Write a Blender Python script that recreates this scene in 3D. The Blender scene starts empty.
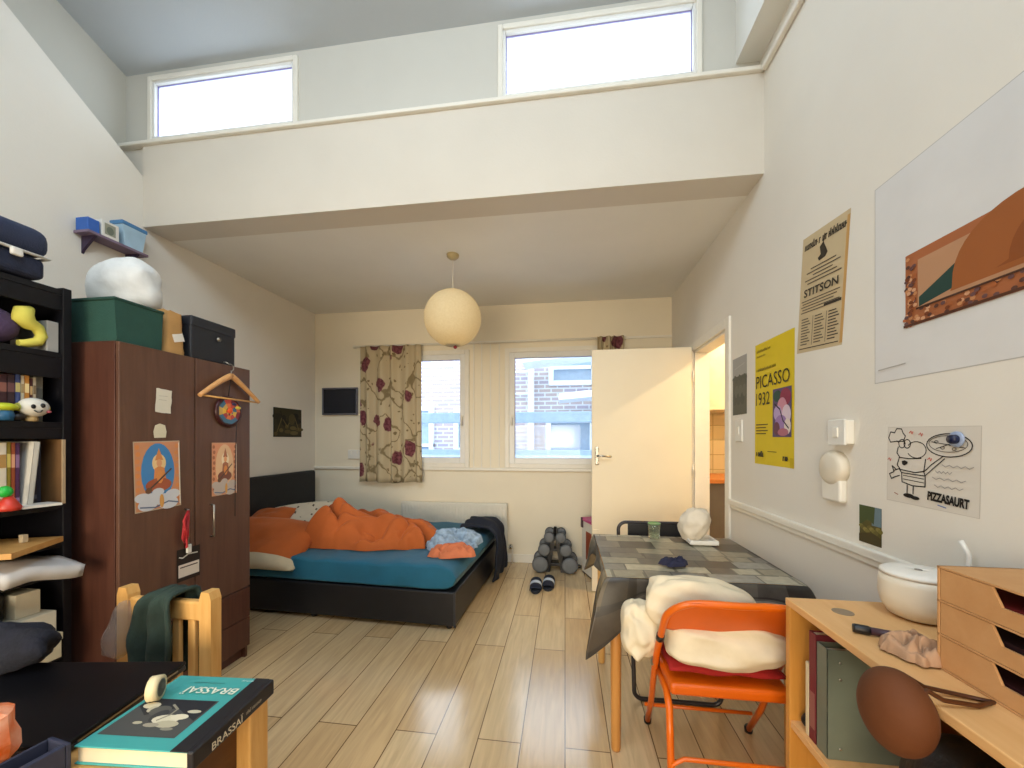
import bpy, bmesh, math, random
from mathutils import Vector, Matrix, noise
random.seed(11)
SC = bpy.context.scene
COL = SC.collection
PI = math.pi
R = math.radians

# ------------------------------------------------------------------ colour
def lin(h):
    if isinstance(h, (tuple, list)):
        return tuple(h[:3])
    h = h.lstrip('#')
    v = [int(h[i:i+2], 16)/255 for i in (0, 2, 4)]
    return tuple(c/12.92 if c <= .04045 else ((c+.055)/1.055)**2.4 for c in v)

# ------------------------------------------------------------------ materials
def _new(name):
    m = bpy.data.materials.new(name); m.use_nodes = True
    nt = m.node_tree
    return m, nt, nt.nodes['Principled BSDF']

def mat(name, hexcol='#ffffff', rough=.6, metal=0, var=.08, scale=14, bump=0, bscale=60, vcol=False,
        spec=.5, trans=0, sheen=0, stretch=(1, 1, 1), alpha=1, emit=0):
    """principled surface whose base colour is varied by procedural noise (vcol: base colour from the mesh's painted patches)"""
    m, nt, b = _new(name)
    N = nt.nodes; L = nt.links
    tc = N.new('ShaderNodeTexCoord'); mp = N.new('ShaderNodeMapping'); mp.inputs['Scale'].default_value = stretch
    L.new(tc.outputs['Object'], mp.inputs[0])
    nz = N.new('ShaderNodeTexNoise'); nz.inputs['Scale'].default_value = scale; nz.inputs['Detail'].default_value = 4
    L.new(mp.outputs[0], nz.inputs['Vector'])
    rp = N.new('ShaderNodeMapRange'); rp.inputs[1].default_value = .3; rp.inputs[2].default_value = .7
    rp.inputs[3].default_value = 1-var; rp.inputs[4].default_value = 1+var
    L.new(nz.outputs['Fac'], rp.inputs[0])
    hs = N.new('ShaderNodeHueSaturation')
    if vcol:
        at = N.new('ShaderNodeVertexColor'); at.layer_name = 'Col'
        L.new(at.outputs[0], hs.inputs['Color'])
    else:
        hs.inputs['Color'].default_value = (*lin(hexcol), 1)
    L.new(rp.outputs[0], hs.inputs['Value'])
    L.new(hs.outputs[0], b.inputs['Base Color'])
    b.inputs['Roughness'].default_value = rough
    b.inputs['Metallic'].default_value = metal
    b.inputs['Specular IOR Level'].default_value = spec
    b.inputs['Transmission Weight'].default_value = trans
    b.inputs['Alpha'].default_value = alpha
    if sheen: b.inputs['Sheen Weight'].default_value = sheen
    if emit:
        L.new(hs.outputs[0], b.inputs['Emission Color']); b.inputs['Emission Strength'].default_value = emit
    if bump:
        n2 = N.new('ShaderNodeTexNoise'); n2.inputs['Scale'].default_value = bscale; n2.inputs['Detail'].default_value = 3
        L.new(mp.outputs[0], n2.inputs['Vector'])
        bp = N.new('ShaderNodeBump'); bp.inputs['Strength'].default_value = bump; bp.inputs['Distance'].default_value = .01
        L.new(n2.outputs['Fac'], bp.inputs['Height']); L.new(bp.outputs[0], b.inputs['Normal'])
    return m

def wood(name, c1, c2, rough=.45, stretch=(18, 18, 1.2), scale=2.0, spec=.4):
    m, nt, b = _new(name); N = nt.nodes; L = nt.links
    tc = N.new('ShaderNodeTexCoord'); mp = N.new('ShaderNodeMapping'); mp.inputs['Scale'].default_value = stretch
    L.new(tc.outputs['Object'], mp.inputs[0])
    nz = N.new('ShaderNodeTexNoise'); nz.inputs['Scale'].default_value = scale; nz.inputs['Detail'].default_value = 6
    nz.inputs['Roughness'].default_value = .65; nz.inputs['Distortion'].default_value = .4
    L.new(mp.outputs[0], nz.inputs['Vector'])
    cr = N.new('ShaderNodeValToRGB'); cr.color_ramp.elements[0].position = .32; cr.color_ramp.elements[1].position = .68
    cr.color_ramp.elements[0].color = (*lin(c1), 1); cr.color_ramp.elements[1].color = (*lin(c2), 1)
    L.new(nz.outputs['Fac'], cr.inputs[0]); L.new(cr.outputs[0], b.inputs['Base Color'])
    b.inputs['Roughness'].default_value = rough; b.inputs['Specular IOR Level'].default_value = spec
    return m

# ------------------------------------------------------------------ mesh builder
class MB:
    def __init__(s, origin=(0, 0, 0)):
        s.bm = bmesh.new(); s.cl = s.bm.loops.layers.float_color.new('Col')
        s.M = Matrix.Identity(4); s.c = (1, 1, 1, 1); s.o = Vector(origin)
    def col(s, h): s.c = (*lin(h), 1); return s
    def _f(s, vs, mi=0, c=None, smooth=False):
        try: f = s.bm.faces.new(vs)
        except ValueError: return None
        f.material_index = mi; f.smooth = smooth
        cc = s.c if c is None else c
        for l in f.loops: l[s.cl] = cc
        return f
    def v(s, p): return s.bm.verts.new(s.M @ (Vector(p)-s.o))
    def box(s, a, b, bev=0, seg=2, mi=0, rot=None, smooth=False):
        """axis box between corners a and b, edges bevelled"""
        a = Vector(a); b = Vector(b)
        lo = Vector(map(min, a, b)); hi = Vector(map(max, a, b)); c = (lo+hi)/2
        t = bmesh.new(); bmesh.ops.create_cube(t, size=1)
        d = hi-lo
        for q in t.verts: q.co = Vector((q.co.x*d.x, q.co.y*d.y, q.co.z*d.z))
        if bev:
            bev = min(bev, min(d)*.49)
            bmesh.ops.bevel(t, geom=list(t.edges), offset=bev, segments=seg, profile=.5, affect='EDGES')
        s.merge(t, Matrix.Translation(c) @ (rot.to_4x4() if rot else Matrix.Identity(4)), mi, smooth or bool(bev and seg > 3))
        return s
    def merge(s, t, mtx, mi=0, smooth=False):
        t.verts.index_update()
        vs = [s.v(mtx @ q.co) for q in t.verts]
        for f in t.faces: s._f([vs[q.index] for q in f.verts], mi, None, smooth)
        t.free()
    def tube(s, pts, r, n=10, mi=0, closed=False, cap=True):
        """round tube through pts; r a number or one per point"""
        pts = [Vector(p) for p in pts]; k = len(pts)
        rs = r if isinstance(r, (list, tuple)) else [r]*k
        rings = []; up = None
        for i, p in enumerate(pts):
            a = pts[i-1] if (i or closed) else p; b = pts[(i+1) % k] if (i < k-1 or closed) else p
            d = (b-a)
            d = d.normalized() if d.length > 1e-9 else Vector((0, 0, 1))
            if up is None:
                up = Vector((0, 0, 1)) if abs(d.z) < .9 else Vector((1, 0, 0))
            x = d.cross(up)
            if x.length < 1e-6: x = d.cross(Vector((0, 1, 0)))
            x.normalize(); y = x.cross(d).normalized(); up = y
            rings.append([s.v(p+(x*math.cos(2*PI*j/n)+y*math.sin(2*PI*j/n))*rs[i]) for j in range(n)])
        m = k if closed else k-1
        for i in range(m):
            A = rings[i]; B = rings[(i+1) % k]
            for j in range(n): s._f([A[j], A[(j+1) % n], B[(j+1) % n], B[j]], mi, None, True)
        if cap and not closed:
            s._f(rings[0][::-1], mi); s._f(rings[-1], mi)
        return s
    def lathe(s, prof, c=(0, 0, 0), n=28, mi=0, smooth=True, axis='Z', sx=1, sy=1, colf=None):
        """profile [(r,z)...] spun round an axis"""
        c = Vector(c); rings = []
        for (r, z) in prof:
            ring = []
            for j in range(n):
                a = 2*PI*j/n; q = Vector((r*math.cos(a)*sx, r*math.sin(a)*sy, z))
                if axis == 'X': q = Vector((q.z, q.x, q.y))
                if axis == 'Y': q = Vector((q.x, q.z, q.y))
                ring.append(s.v(c+q))
            rings.append(ring)
        for i in range(len(rings)-1):
            for j in range(n):
                s._f([rings[i][j], rings[i][(j+1) % n], rings[i+1][(j+1) % n], rings[i+1][j]], mi, colf(i, j) if colf else None, smooth)
        if prof[0][0] > 1e-6: s._f(rings[0][::-1], mi)
        if prof[-1][0] > 1e-6: s._f(rings[-1], mi)
        return s
    def ball(s, c, r, n=20, m=12, mi=0, fn=None):
        rx, ry, rz = r if isinstance(r, (tuple, list)) else (r, r, r)
        c = Vector(c); rings = []
        for i in range(m+1):
            t = PI*i/m; ring = []
            for j in range(n):
                a = 2*PI*j/n
                q = Vector((rx*math.sin(t)*math.cos(a), ry*math.sin(t)*math.sin(a), rz*math.cos(t)))
                if fn: q = fn(q)
                ring.append(s.v(c+q))
            rings.append(ring)
        for i in range(m):
            for j in range(n): s._f([rings[i][j], rings[i+1][j], rings[i+1][(j+1) % n], rings[i][(j+1) % n]], mi, None, True)
        bmesh.ops.remove_doubles(s.bm, verts=rings[0]+rings[-1], dist=1e-6)
        return s
    def grid(s, nu, nv, fn, mi=0, colf=None, smooth=True, closed_u=False):
        P = [[s.v(fn(i/nu, j/nv)) for j in range(nv+1)] for i in range(nu if closed_u else nu+1)]
        k = len(P)
        for i in range(nu):
            for j in range(nv):
                s._f([P[i][j], P[(i+1) % k][j], P[(i+1) % k][j+1], P[i][j+1]], mi, colf((i+.5)/nu, (j+.5)/nv) if colf else None, smooth)
        return s
    def prism(s, pts, z0, z1, mi=0, axis='Z'):
        """polygon pushed from z0 to z1; axis names the pushing direction: Z (x,y), X (y,z), Y (x,z)"""
        def q(p, h):
            return {'Z': (p[0], p[1], h), 'X': (h, p[0], p[1]), 'Y': (p[0], h, p[1])}[axis]
        a = [s.v(q(p, z0)) for p in pts]; b = [s.v(q(p, z1)) for p in pts]; n = len(pts)
        s._f(a[::-1], mi); s._f(b, mi)
        for i in range(n): s._f([a[i], a[(i+1) % n], b[(i+1) % n], b[i]], mi)
        return s
    # flat drawing on a sheet lying in the local XY plane
    def poly(s, pts, lay=0, c=None):
        if c is not None: s.col(c)
        s.k = getattr(s, 'k', 0)+1
        vs = [s.v((p[0], p[1], lay*.0003+s.k*.000012)) for p in pts]
        f = s._f(vs)
        if f: f.normal_update(); (f.normal.z < 0) and f.normal_flip()
        return s
    def rect(s, x0, y0, x1, y1, c=None, lay=1): return s.poly([(x0, y0), (x1, y0), (x1, y1), (x0, y1)], lay, c)
    def oval(s, x, y, rx, ry, c=None, lay=1, n=22, a0=0, a1=360):
        return s.poly([(x+rx*math.cos(R(a0+(a1-a0)*i/n)), y+ry*math.sin(R(a0+(a1-a0)*i/n))) for i in range(n+(0 if a1-a0 == 360 else 1))], lay, c)
    def stroke(s, pts, w, c=None, lay=2):
        if c is not None: s.col(c)
        for (a, b) in zip(pts[:-1], pts[1:]):
            a = Vector(a); b = Vector(b); d = b-a
            if d.length < 1e-9: continue
            d.normalize(); n = Vector((-d.y, d.x))*w/2; e = d*w*.3
            s.poly([a-n-e, b-n+e, b+n+e, a+n-e], lay)
        return s
    def ring(s, x, y, rx, ry, w, c=None, lay=2, a0=0, a1=360, n=26):
        return s.stroke([(x+rx*math.cos(R(a0+(a1-a0)*i/n)), y+ry*math.sin(R(a0+(a1-a0)*i/n))) for i in range(n+1)], w, c, lay)
    def text(s, txt, x, y, w, h, c=None, lay=2, rot=0, bold=0, shear=0):
        """lettering fitted into a w by h box whose lower left corner is x, y"""
        if c is not None: s.col(c)
        cu = bpy.data.curves.new('t', 'FONT'); cu.body = txt; cu.offset = bold; cu.resolution_u = 3; cu.shear = shear
        ob = bpy.data.objects.new('t', cu); me = bpy.data.meshes.new_from_object(ob)
        xs = [q.co.x for q in me.vertices]; ys = [q.co.y for q in me.vertices]
        x0, x1, y0, y1 = min(xs), max(xs), min(ys), max(ys)
        M2 = Matrix.Rotation(rot, 2)
        vs = []
        for q in me.vertices:
            p = M2 @ Vector(((q.co.x-x0)/(x1-x0)*w, (q.co.y-y0)/max(1e-6, y1-y0)*h))
            vs.append(s.v((x+p.x, y+p.y, lay*.0003+.003)))
        for f in me.polygons: s._f([vs[i] for i in f.vertices])
        bpy.data.objects.remove(ob); bpy.data.curves.remove(cu); bpy.data.meshes.remove(me)
        return s
    def scribble(s, x, y, w, h, c, lay=2, k=1, t=.28):
        """a line of lettering too small to read: upright strokes joined by short bars"""
        r = random.Random(k); n = max(3, int(w/(h*.34))); d = w/n
        for i in range(n):
            if r.random() < .07: continue
            px = x+d*i+d*.3; hh = h*(1 if r.random() < .3 else .68)
            s.stroke([(px, y), (px+h*.06, y+hh)], h*t*.6, c, lay)
            if r.random() < .7: yy = y+hh*r.choice((.05, .5, .95)); s.stroke([(px, yy), (px+d*.75, yy)], h*t*.5, c, lay)
        return s
    def build(s, name, mats, parent=None, loc=None, rz=0, smooth=None, sub=0, bev=0, solid=0):
        me = bpy.data.meshes.new(name); bmesh.ops.recalc_face_normals(s.bm, faces=s.bm.faces) if not getattr(s, 'flat', False) else None
        if smooth is not None:
            for f in s.bm.faces: f.smooth = smooth
        s.bm.to_mesh(me); s.bm.free()
        for m in (mats if isinstance(mats, (list, tuple)) else [mats]): me.materials.append(m)
        o = bpy.data.objects.new(name, me); COL.objects.link(o)
        o.location = loc if loc is not None else (s.o if parent is None else (0, 0, 0))
        o.rotation_euler.z = rz
        if parent: o.parent = parent
        if solid:
            q = o.modifiers.new('Thickness', 'SOLIDIFY'); q.thickness = solid; q.offset = 0
        if sub:
            q = o.modifiers.new('Smooth', 'SUBSURF'); q.levels = sub; q.render_levels = sub
        return o

def Sheet():
    b = MB(); b.flat = True; return b

def tag(o, label=None, cat=None, group=None, kind=None):
    if label: o['label'] = label
    if cat: o['category'] = cat
    if group: o['group'] = group
    if kind: o['kind'] = kind
    return o
def thing(name, label, cat, loc=(0, 0, 0), rz=0, group=None):
    o = bpy.data.objects.new(name, None); COL.objects.link(o); o.location = loc; o.rotation_euler.z = rz
    o.empty_display_size = .1
    return tag(o, label, cat, group)
def struct(name, b, m, parent=None):
    o = b.build(name, m, parent)
    if parent is None: o['kind'] = 'structure'
    return o
def dup(root, loc, rz=0, label=None):
    c = root.copy(); COL.objects.link(c); c.location = loc; c.rotation_euler = (0, 0, rz)
    if label: c['label'] = label
    for ch in list(root.children):
        d = ch.copy(); COL.objects.link(d); d.parent = c
        for g in list(ch.children):
            e = g.copy(); COL.objects.link(e); e.parent = d
    return c
FR = {'right': ((0, -1, 0), (0, 0, 1), (-1, 0, 0)), 'left': ((0, 1, 0), (0, 0, 1), (1, 0, 0)), 'back': ((1, 0, 0), (0, 0, 1), (0, -1, 0))}
def hang(o, origin, face, roll=0):
    """put a sheet's lower left corner at origin, facing away from the named wall"""
    if roll: o.data.transform(Matrix.Rotation(roll, 4, 'Z'))
    x, y, z = FR[face]
    m = Matrix((x, y, z)).transposed().to_4x4()
    o.matrix_world = Matrix.Translation(origin) @ m
    return o
def nz(p, s=1, k=0): return noise.noise(Vector(p)*s+Vector((k*7.3, k*3.1, k*5.7)))
def arc(c, r, a0, a1, n, f):
    return [f(c[0]+r*math.cos(R(a0+(a1-a0)*i/n)), c[1]+r*math.sin(R(a0+(a1-a0)*i/n))) for i in range(n+1)]
# ================================================================== materials of the room
def plaster(name, h, var=.025):
    return mat(name, h, rough=.75, var=var, scale=2.2, bump=.06, bscale=90, spec=.25)
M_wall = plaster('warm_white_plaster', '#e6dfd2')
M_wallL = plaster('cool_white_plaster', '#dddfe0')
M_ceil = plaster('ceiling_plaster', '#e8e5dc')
M_trim = mat('white_gloss_paint', '#e8e2d4', rough=.38, var=.02)
M_upvc = mat('white_window_frame', '#e4e2dc', rough=.35, var=.015)
M_door = mat('cream_door_paint', '#e9dcc0', rough=.45, var=.02, scale=3)

def floor_mat():
    m, nt, b = _new('oak_plank_floor'); N = nt.nodes; L = nt.links
    tc = N.new('ShaderNodeTexCoord'); mp = N.new('ShaderNodeMapping'); mp.inputs['Rotation'].default_value = (0, 0, R(90))
    L.new(tc.outputs['Object'], mp.inputs[0])
    br = N.new('ShaderNodeTexBrick'); br.offset = .37; br.offset_frequency = 2
    br.inputs['Scale'].default_value = 1; br.inputs['Brick Width'].default_value = 1.25; br.inputs['Row Height'].default_value = .195
    br.inputs['Mortar Size'].default_value = .0028; br.inputs['Mortar Smooth'].default_value = .2
    br.inputs['Color1'].default_value = (*lin('#c8a87a'), 1); br.inputs['Color2'].default_value = (*lin('#d6bd94'), 1)
    br.inputs['Mortar'].default_value = (*lin('#6d5434'), 1)
    L.new(mp.outputs[0], br.inputs['Vector'])
    m2 = N.new('ShaderNodeMapping'); m2.inputs['Scale'].default_value = (1.1, 13, 1); L.new(mp.outputs[0], m2.inputs[0])
    nzn = N.new('ShaderNodeTexNoise'); nzn.inputs['Scale'].default_value = 3; nzn.inputs['Detail'].default_value = 7; nzn.inputs['Distortion'].default_value = .8
    L.new(m2.outputs[0], nzn.inputs['Vector'])
    cr = N.new('ShaderNodeValToRGB'); cr.color_ramp.elements[0].position = .3; cr.color_ramp.elements[1].position = .66
    cr.color_ramp.elements[0].color = (.66, .62, .58, 1); cr.color_ramp.elements[1].color = (1.08, 1.06, 1.03, 1)
    L.new(nzn.outputs['Fac'], cr.inputs[0])
    mx = N.new('ShaderNodeMix'); mx.data_type = 'RGBA'; mx.blend_type = 'MULTIPLY'; mx.inputs[0].default_value = .5
    L.new(br.outputs['Color'], mx.inputs[6]); L.new(cr.outputs[0], mx.inputs[7]); L.new(mx.outputs[2], b.inputs['Base Color'])
    b.inputs['Roughness'].default_value = .17; b.inputs['Specular IOR Level'].default_value = .8
    bp = N.new('ShaderNodeBump'); bp.inputs['Strength'].default_value = .12; bp.inputs['Distance'].default_value = .004
    L.new(nzn.outputs['Fac'], bp.inputs['Height']); L.new(bp.outputs[0], b.inputs['Normal'])
    return m
M_floor = floor_mat()

XR, XL, XLL, YB, ZC, YBEAM = 1.11, -2.95, -3.15, 4.25, 2.85, 2.35
def top_z(y): return 4.0+(YBEAM-y)*.30
YR = -1.7
# floor
struct('floor', MB().box((XLL-.2, YR-.2, -.1), (3.2, YB+.2, 0)), M_floor)
# low ceiling behind the downstand, sloping studio ceiling in front of it
struct('ceiling', MB().box((XLL, YBEAM+.2, ZC), (XR+.12, YB+.2, ZC+.12)), M_ceil)
b = MB(); b.prism([(YBEAM+.25, top_z(YBEAM+.25)), (YR-.2, top_z(YR-.2)), (YR-.2, top_z(YR-.2)+.1), (YBEAM+.25, top_z(YBEAM+.25)+.1)], XLL-.2, XR+.2, axis='X')
struct('ceiling_upper', b, plaster('shade_toned_ceiling', '#bcc1c4'))  # shade of the upper ceiling put into a greyer plaster colour
# back wall with two window openings
W1 = (-2.13, -1.10); W2 = (-.625, .40); WZ = (1.07, 2.33)
b = MB()
for (x0, x1, z0, z1) in ((XL-.2, W1[0], 0, 3), (W1[1], W2[0], 0, 3), (W2[1], XR+.12, 0, 3), (W1[0], W1[1], 0, WZ[0]), (W1[0], W1[1], WZ[1], 3), (W2[0], W2[1], 0, WZ[0]), (W2[0], W2[1], WZ[1], 3)):
    b.box((x0, YB, z0), (x1, YB+.16, z1))
struct('wall_back', b, plaster('warm_light_plaster', '#ebe0c8'))  # warmth of the light at the back tinted into the plaster colour
# right wall with the doorway
DY0, DY1, DZ = 2.85, 3.54, 2.12
b = MB()
b.box((XR, YR, 0), (XR+.12, DY0, 5.6)); b.box((XR, DY0, DZ), (XR+.12, DY1, 3.4)); b.box((XR, DY1, 0), (XR+.12, YB, 3.4))
b.box((XR, DY0, 3.4), (XR+.12, DY0+.01, 3.41))
struct('wall_right', b, M_wall)
# left wall: full behind the downstand, thick low wall with a raked top in front of it
b = MB()
pts = [(YB, 0), (YB, ZC+.1), (YBEAM+.12, ZC+.1), (YBEAM+.12, 3.17), (YBEAM, 3.21), (1.73, 3.634), (.2, 4.66), (YR, 4.95), (YR, 0)]
b.prism(pts, XLL, XL, axis='X'); struct('wall_left', b, M_wall)
b = MB(); b.box((XLL-.15, YR, 2.8), (XLL, YBEAM+.2, 5.6)); struct('wall_left_upper', b, plaster('recess_shade_plaster', '#c6c1b4'))  # shade of the upper recess mixed into the plaster colour
b = MB(); b.box((XLL-.2, YR-.15, 0), (XR+.2, YR, 5.6)); struct('wall_rear', b, M_wall)
# downstand between the low ceiling and the clerestory
b = MB(); b.box((XL, YBEAM, ZC), (XR, YBEAM+.2, 3.43)); b.box((XLL, YBEAM+.02, 3.0), (XL, YBEAM+.2, 3.43)); struct('wall_downstand', b, plaster('toned_down_plaster', '#d3cbbd'))  # plaster colour darkened to offset the strong light falling here
# clerestory wall with two high windows
C1 = (-2.935, -1.80); C2 = (-.40, .775); CZ = (3.475, 3.925); YC = YBEAM+.05
b = MB()
for (x0, x1, z0, z1) in ((XLL, C1[0], 3.43, 4.2), (C1[1], C2[0], 3.43, 4.2), (C2[1], XR, 3.43, 4.2), (C1[0], C1[1], 3.43, CZ[0]), (C1[0], C1[1], CZ[1], 4.2), (C2[0], C2[1], 3.43, CZ[0]), (C2[0], C2[1], CZ[1], 4.2)):
    b.box((x0, YC, z0), (x1, YC+.14, z1))
struct('wall_clerestory', b, plaster('backlit_shade_plaster', '#c9c5ba'))  # shade of the backlit wall painted in as greyer plaster
b = MB(); b.box((XLL+.01, YBEAM-.025, 3.42), (XR-.005, YC, 3.445), bev=.006); struct('trim_1', b, M_trim)
# boxed-in beam and slim conduit along the top of the right wall
struct('trim_2', MB().box((XR-.13, YR, 3.53), (XR, YC, 4.4)), M_ceil)
struct('trim_3', MB().box((XR-.03, YR, 3.40), (XR, YBEAM-.03, 3.435), bev=.008), M_trim)
# cornice line above the back windows, dado rails, skirting
struct('trim_4', MB().box((-2.46, YB-.02, 2.425), (XR, YB, 2.45), bev=.004), M_trim)
struct('trim_5', MB().box((XL, YB-.028, 1.008), (XR, YB, 1.04), bev=.006), M_trim)
b = MB(); b.box((XR-.022, YR, .918), (XR, DY0-.07, .955), bev=.006); b.box((XR-.012, YR, .895), (XR, DY0-.07, .92), bev=.004); struct('trim_6', b, M_trim)
struct('baseboard_back', MB().box((XL, YB-.016, 0), (XR, YB, .09), bev=.004), M_trim)
struct('baseboard_right', MB().box((XR-.016, YR, 0), (XR, DY0-.07, .09), bev=.004), M_trim)
struct('baseboard_left', MB().box((XL, YR, 0), (XL+.016, YB-.02, .09), bev=.004), M_trim)
# panel lines on the pier between the back windows
b = MB()
for x in (-1.02, -.93, -.83, -.73): b.box((x, YB-.012, 1.04), (x+.012, YB, 2.425), bev=.003)
struct('trim_7', b, M_trim)

# ---------------------------------------------------------------- windows
def glass(name):
    m, nt, b = _new(name); N = nt.nodes; L = nt.links
    N.remove(b); out = N['Material Output']
    tr = N.new('ShaderNodeBsdfTransparent'); tr.inputs[0].default_value = (.93, .97, 1, 1)
    gl = N.new('ShaderNodeBsdfGlossy'); gl.inputs['Roughness'].default_value = .02
    fr = N.new('ShaderNodeFresnel'); fr.inputs[0].default_value = 1.2
    mx = N.new('ShaderNodeMixShader'); L.new(fr.outputs[0], mx.inputs[0]); L.new(tr.outputs[0], mx.inputs[1]); L.new(gl.outputs[0], mx.inputs[2])
    L.new(mx.outputs[0], out.inputs[0]); return m
M_glass = glass('clear_glass')
def frosted(name):
    m, nt, b = _new(name); N = nt.nodes; L = nt.links
    N.remove(b); out = N['Material Output']
    tr = N.new('ShaderNodeBsdfTransparent'); tr.inputs[0].default_value = (.9, .95, 1, 1)
    tl = N.new('ShaderNodeBsdfTranslucent'); tl.inputs[0].default_value = (.9, .95, 1, 1)
    nzn = N.new('ShaderNodeTexNoise'); nzn.inputs['Scale'].default_value = 60
    mp = N.new('ShaderNodeMapRange'); mp.inputs[3].default_value = .3; mp.inputs[4].default_value = .6
    L.new(nzn.outputs['Fac'], mp.inputs[0])
    mx = N.new('ShaderNodeMixShader'); L.new(mp.outputs[0], mx.inputs[0]); L.new(tr.outputs[0], mx.inputs[1]); L.new(tl.outputs[0], mx.inputs[2])
    L.new(mx.outputs[0], out.inputs[0]); return m
M_frost = frosted('frosted_glass')
M_gasket = mat('lilac_gasket', '#8f86b8', rough=.6)
def frame_bars(b, x0, x1, z0, z1, y0, y1, w, bev=.006):
    b.box((x0, y0, z0), (x0+w, y1, z1), bev); b.box((x1-w, y0, z0), (x1, y1, z1), bev)
    b.box((x0+w, y0, z0), (x1-w, y1, z0+w), bev); b.box((x0+w, y0, z1-w), (x1-w, y1, z1), bev)
def window(name, X, Z, y, glassmat, casing, handle, cw=.05):
    w = bpy.data.objects.new(name, None); COL.objects.link(w); w.location = ((X[0]+X[1])/2, y, Z[0]); w['kind'] = 'structure'
    o = w.location
    b = MB(o); frame_bars(b, X[0]+.015-cw, X[1]-.015+cw, Z[0]+.02-cw, Z[1]-.015+cw, y-.022, y+.03, cw); b.build('window_casing', M_trim, w)
    b = MB(o); frame_bars(b, X[0]+.012, X[1]-.012, Z[0]+.018, Z[1]-.012, y-.012, y+.05, casing); b.build('window_sash', M_upvc, w)
    i = casing+.012
    b = MB(o); frame_bars(b, X[0]+i-.002, X[1]-i+.002, Z[0]+i+.004, Z[1]-i+.002, y+.012, y+.024, .006, 0); b.build('gasket', M_gasket, w)
    b = MB(o); b.box((X[0]+i-.006, y+.018, Z[0]+i), (X[1]-i+.006, y+.022, Z[1]-i+.006)); b.build('pane', glassmat, w)
    if handle:
        hx = handle; b = MB(o); zz = (Z[0]+Z[1])/2-.1
        b.box((hx-.012, y-.03, zz-.03), (hx+.012, y-.012, zz+.03), .004); b.tube([(hx, y-.03, zz), (hx, y-.05, zz), (hx, y-.052, zz-.09)], .008)
        b.build('handle', M_trim, w)
    return w
window('window_1', W1, WZ, YB, M_glass, .062, W1[1]-.045)
window('window_2', W2, WZ, YB, M_glass, .062, W2[0]+.045)
window('window_3', C1, CZ, YC, M_frost, .02, None, .032)
window('window_4', C2, CZ, YC, M_frost, .02, None, .032)

# ---------------------------------------------------------------- doorway, open door and the kitchen beyond
b = MB()
b.box((XR-.018, DY0-.07, 0), (XR, DY0, DZ+.07), .005); b.box((XR-.018, DY1, 0), (XR, DY1+.07, DZ+.07), .005); b.box((XR-.018, DY0, DZ), (XR, DY1, DZ+.07), .005)
b.box((XR, DY0, 0), (XR+.12, DY0+.02, DZ), .002); b.box((XR, DY1-.02, 0), (XR+.12, DY1, DZ), .002); b.box((XR, DY0, DZ-.02), (XR+.12, DY1, DZ), .002)
struct('door_frame', b, M_trim)
M_chrome = mat('brushed_steel', '#b9b4aa', rough=.25, metal=1, var=.05)
d = bpy.data.objects.new('door_1', None); COL.objects.link(d); d.location = (XR-.02, 3.5, 0); d['kind'] = 'structure'
o = d.location
b = MB(o); b.box((.236, 3.5, .008), (XR-.03, 3.54, 2.15), .004); b.build('door_leaf', M_door, d)
b = MB(o); b.box((.262, 3.488, 1.13), (.298, 3.5, 1.29), .006); b.tube([(.28, 3.49, 1.21), (.28, 3.455, 1.21), (.30, 3.45, 1.21), (.40, 3.45, 1.205)], .009); b.build('door_handle', M_chrome, d)
for z in (1.85, 1.05, .25):
    b = MB(o); b.tube([(XR-.022, 3.494, z), (XR-.022, 3.494, z+.09)], .007); b.build('hinge', M_trim, d)
b = MB(o); b.box((.242, 3.488, .5), (.30, 3.499, .56), .003); b.build('lock_plate', M_door, d)
# kitchen room
b = MB(); b.box((XR+.12, 4.22, 0), (2.7, 4.34, 2.9)); b.box((2.7, 2.2, 0), (2.8, 4.34, 2.9)); b.box((XR+.12, 2.1, 0), (2.8, 2.2, 2.9))
struct('wall_kitchen', b, mat('kitchen_paint', '#ecdcb6', rough=.7, var=.02))
struct('ceiling_kitchen', MB().box((XR+.12, 2.1, 2.8), (2.8, 4.34, 2.9)), M_ceil)
M_tile = None
def tile_mat():
    m, nt, b = _new('cream_wall_tiles'); N = nt.nodes; L = nt.links
    tc = N.new('ShaderNodeTexCoord'); mp = N.new('ShaderNodeMapping'); mp.inputs['Rotation'].default_value = (R(90), 0, 0); L.new(tc.outputs['Object'], mp.inputs[0])
    br = N.new('ShaderNodeTexBrick'); br.offset = 0; br.inputs['Scale'].default_value = 1; br.inputs['Brick Width'].default_value = .15; br.inputs['Row Height'].default_value = .15
    br.inputs['Mortar Size'].default_value = .004
    br.inputs['Color1'].default_value = (*lin('#d8c9a2'), 1); br.inputs['Color2'].default_value = (*lin('#d0bf96'), 1); br.inputs['Mortar'].default_value = (*lin('#a8966e'), 1)
    L.new(mp.outputs[0], br.inputs['Vector']); L.new(br.outputs['Color'], b.inputs['Base Color']); b.inputs['Roughness'].default_value = .25
    return m
struct('trim_8', MB().box((XR+.125, 4.205, 1.0), (2.69, 4.22, 1.62)), tile_mat())
k = thing('wall_cupboard', 'cream kitchen wall cupboard seen high through the doorway', 'cupboard', (1.75, 4.2, 1.63))
b = MB(k.location); b.box((1.24, 3.9, 1.63), (2.3, 4.2, 2.4), .004); b.build('carcass', mat('cupboard_cream', '#eadfc6', rough=.4), k)
for x in (1.245, 1.595, 1.945):
    b = MB(k.location); b.box((x, 3.88, 1.635), (x+.345, 3.898, 2.395), .004); b.build('door', mat('cupboard_door_cream', '#eee4cd', rough=.35), k)
k = thing('kitchen_counter', 'grey kitchen base unit with orange wooden worktop beyond the doorway', 'counter', (1.75, 4.1, 0))
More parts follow.
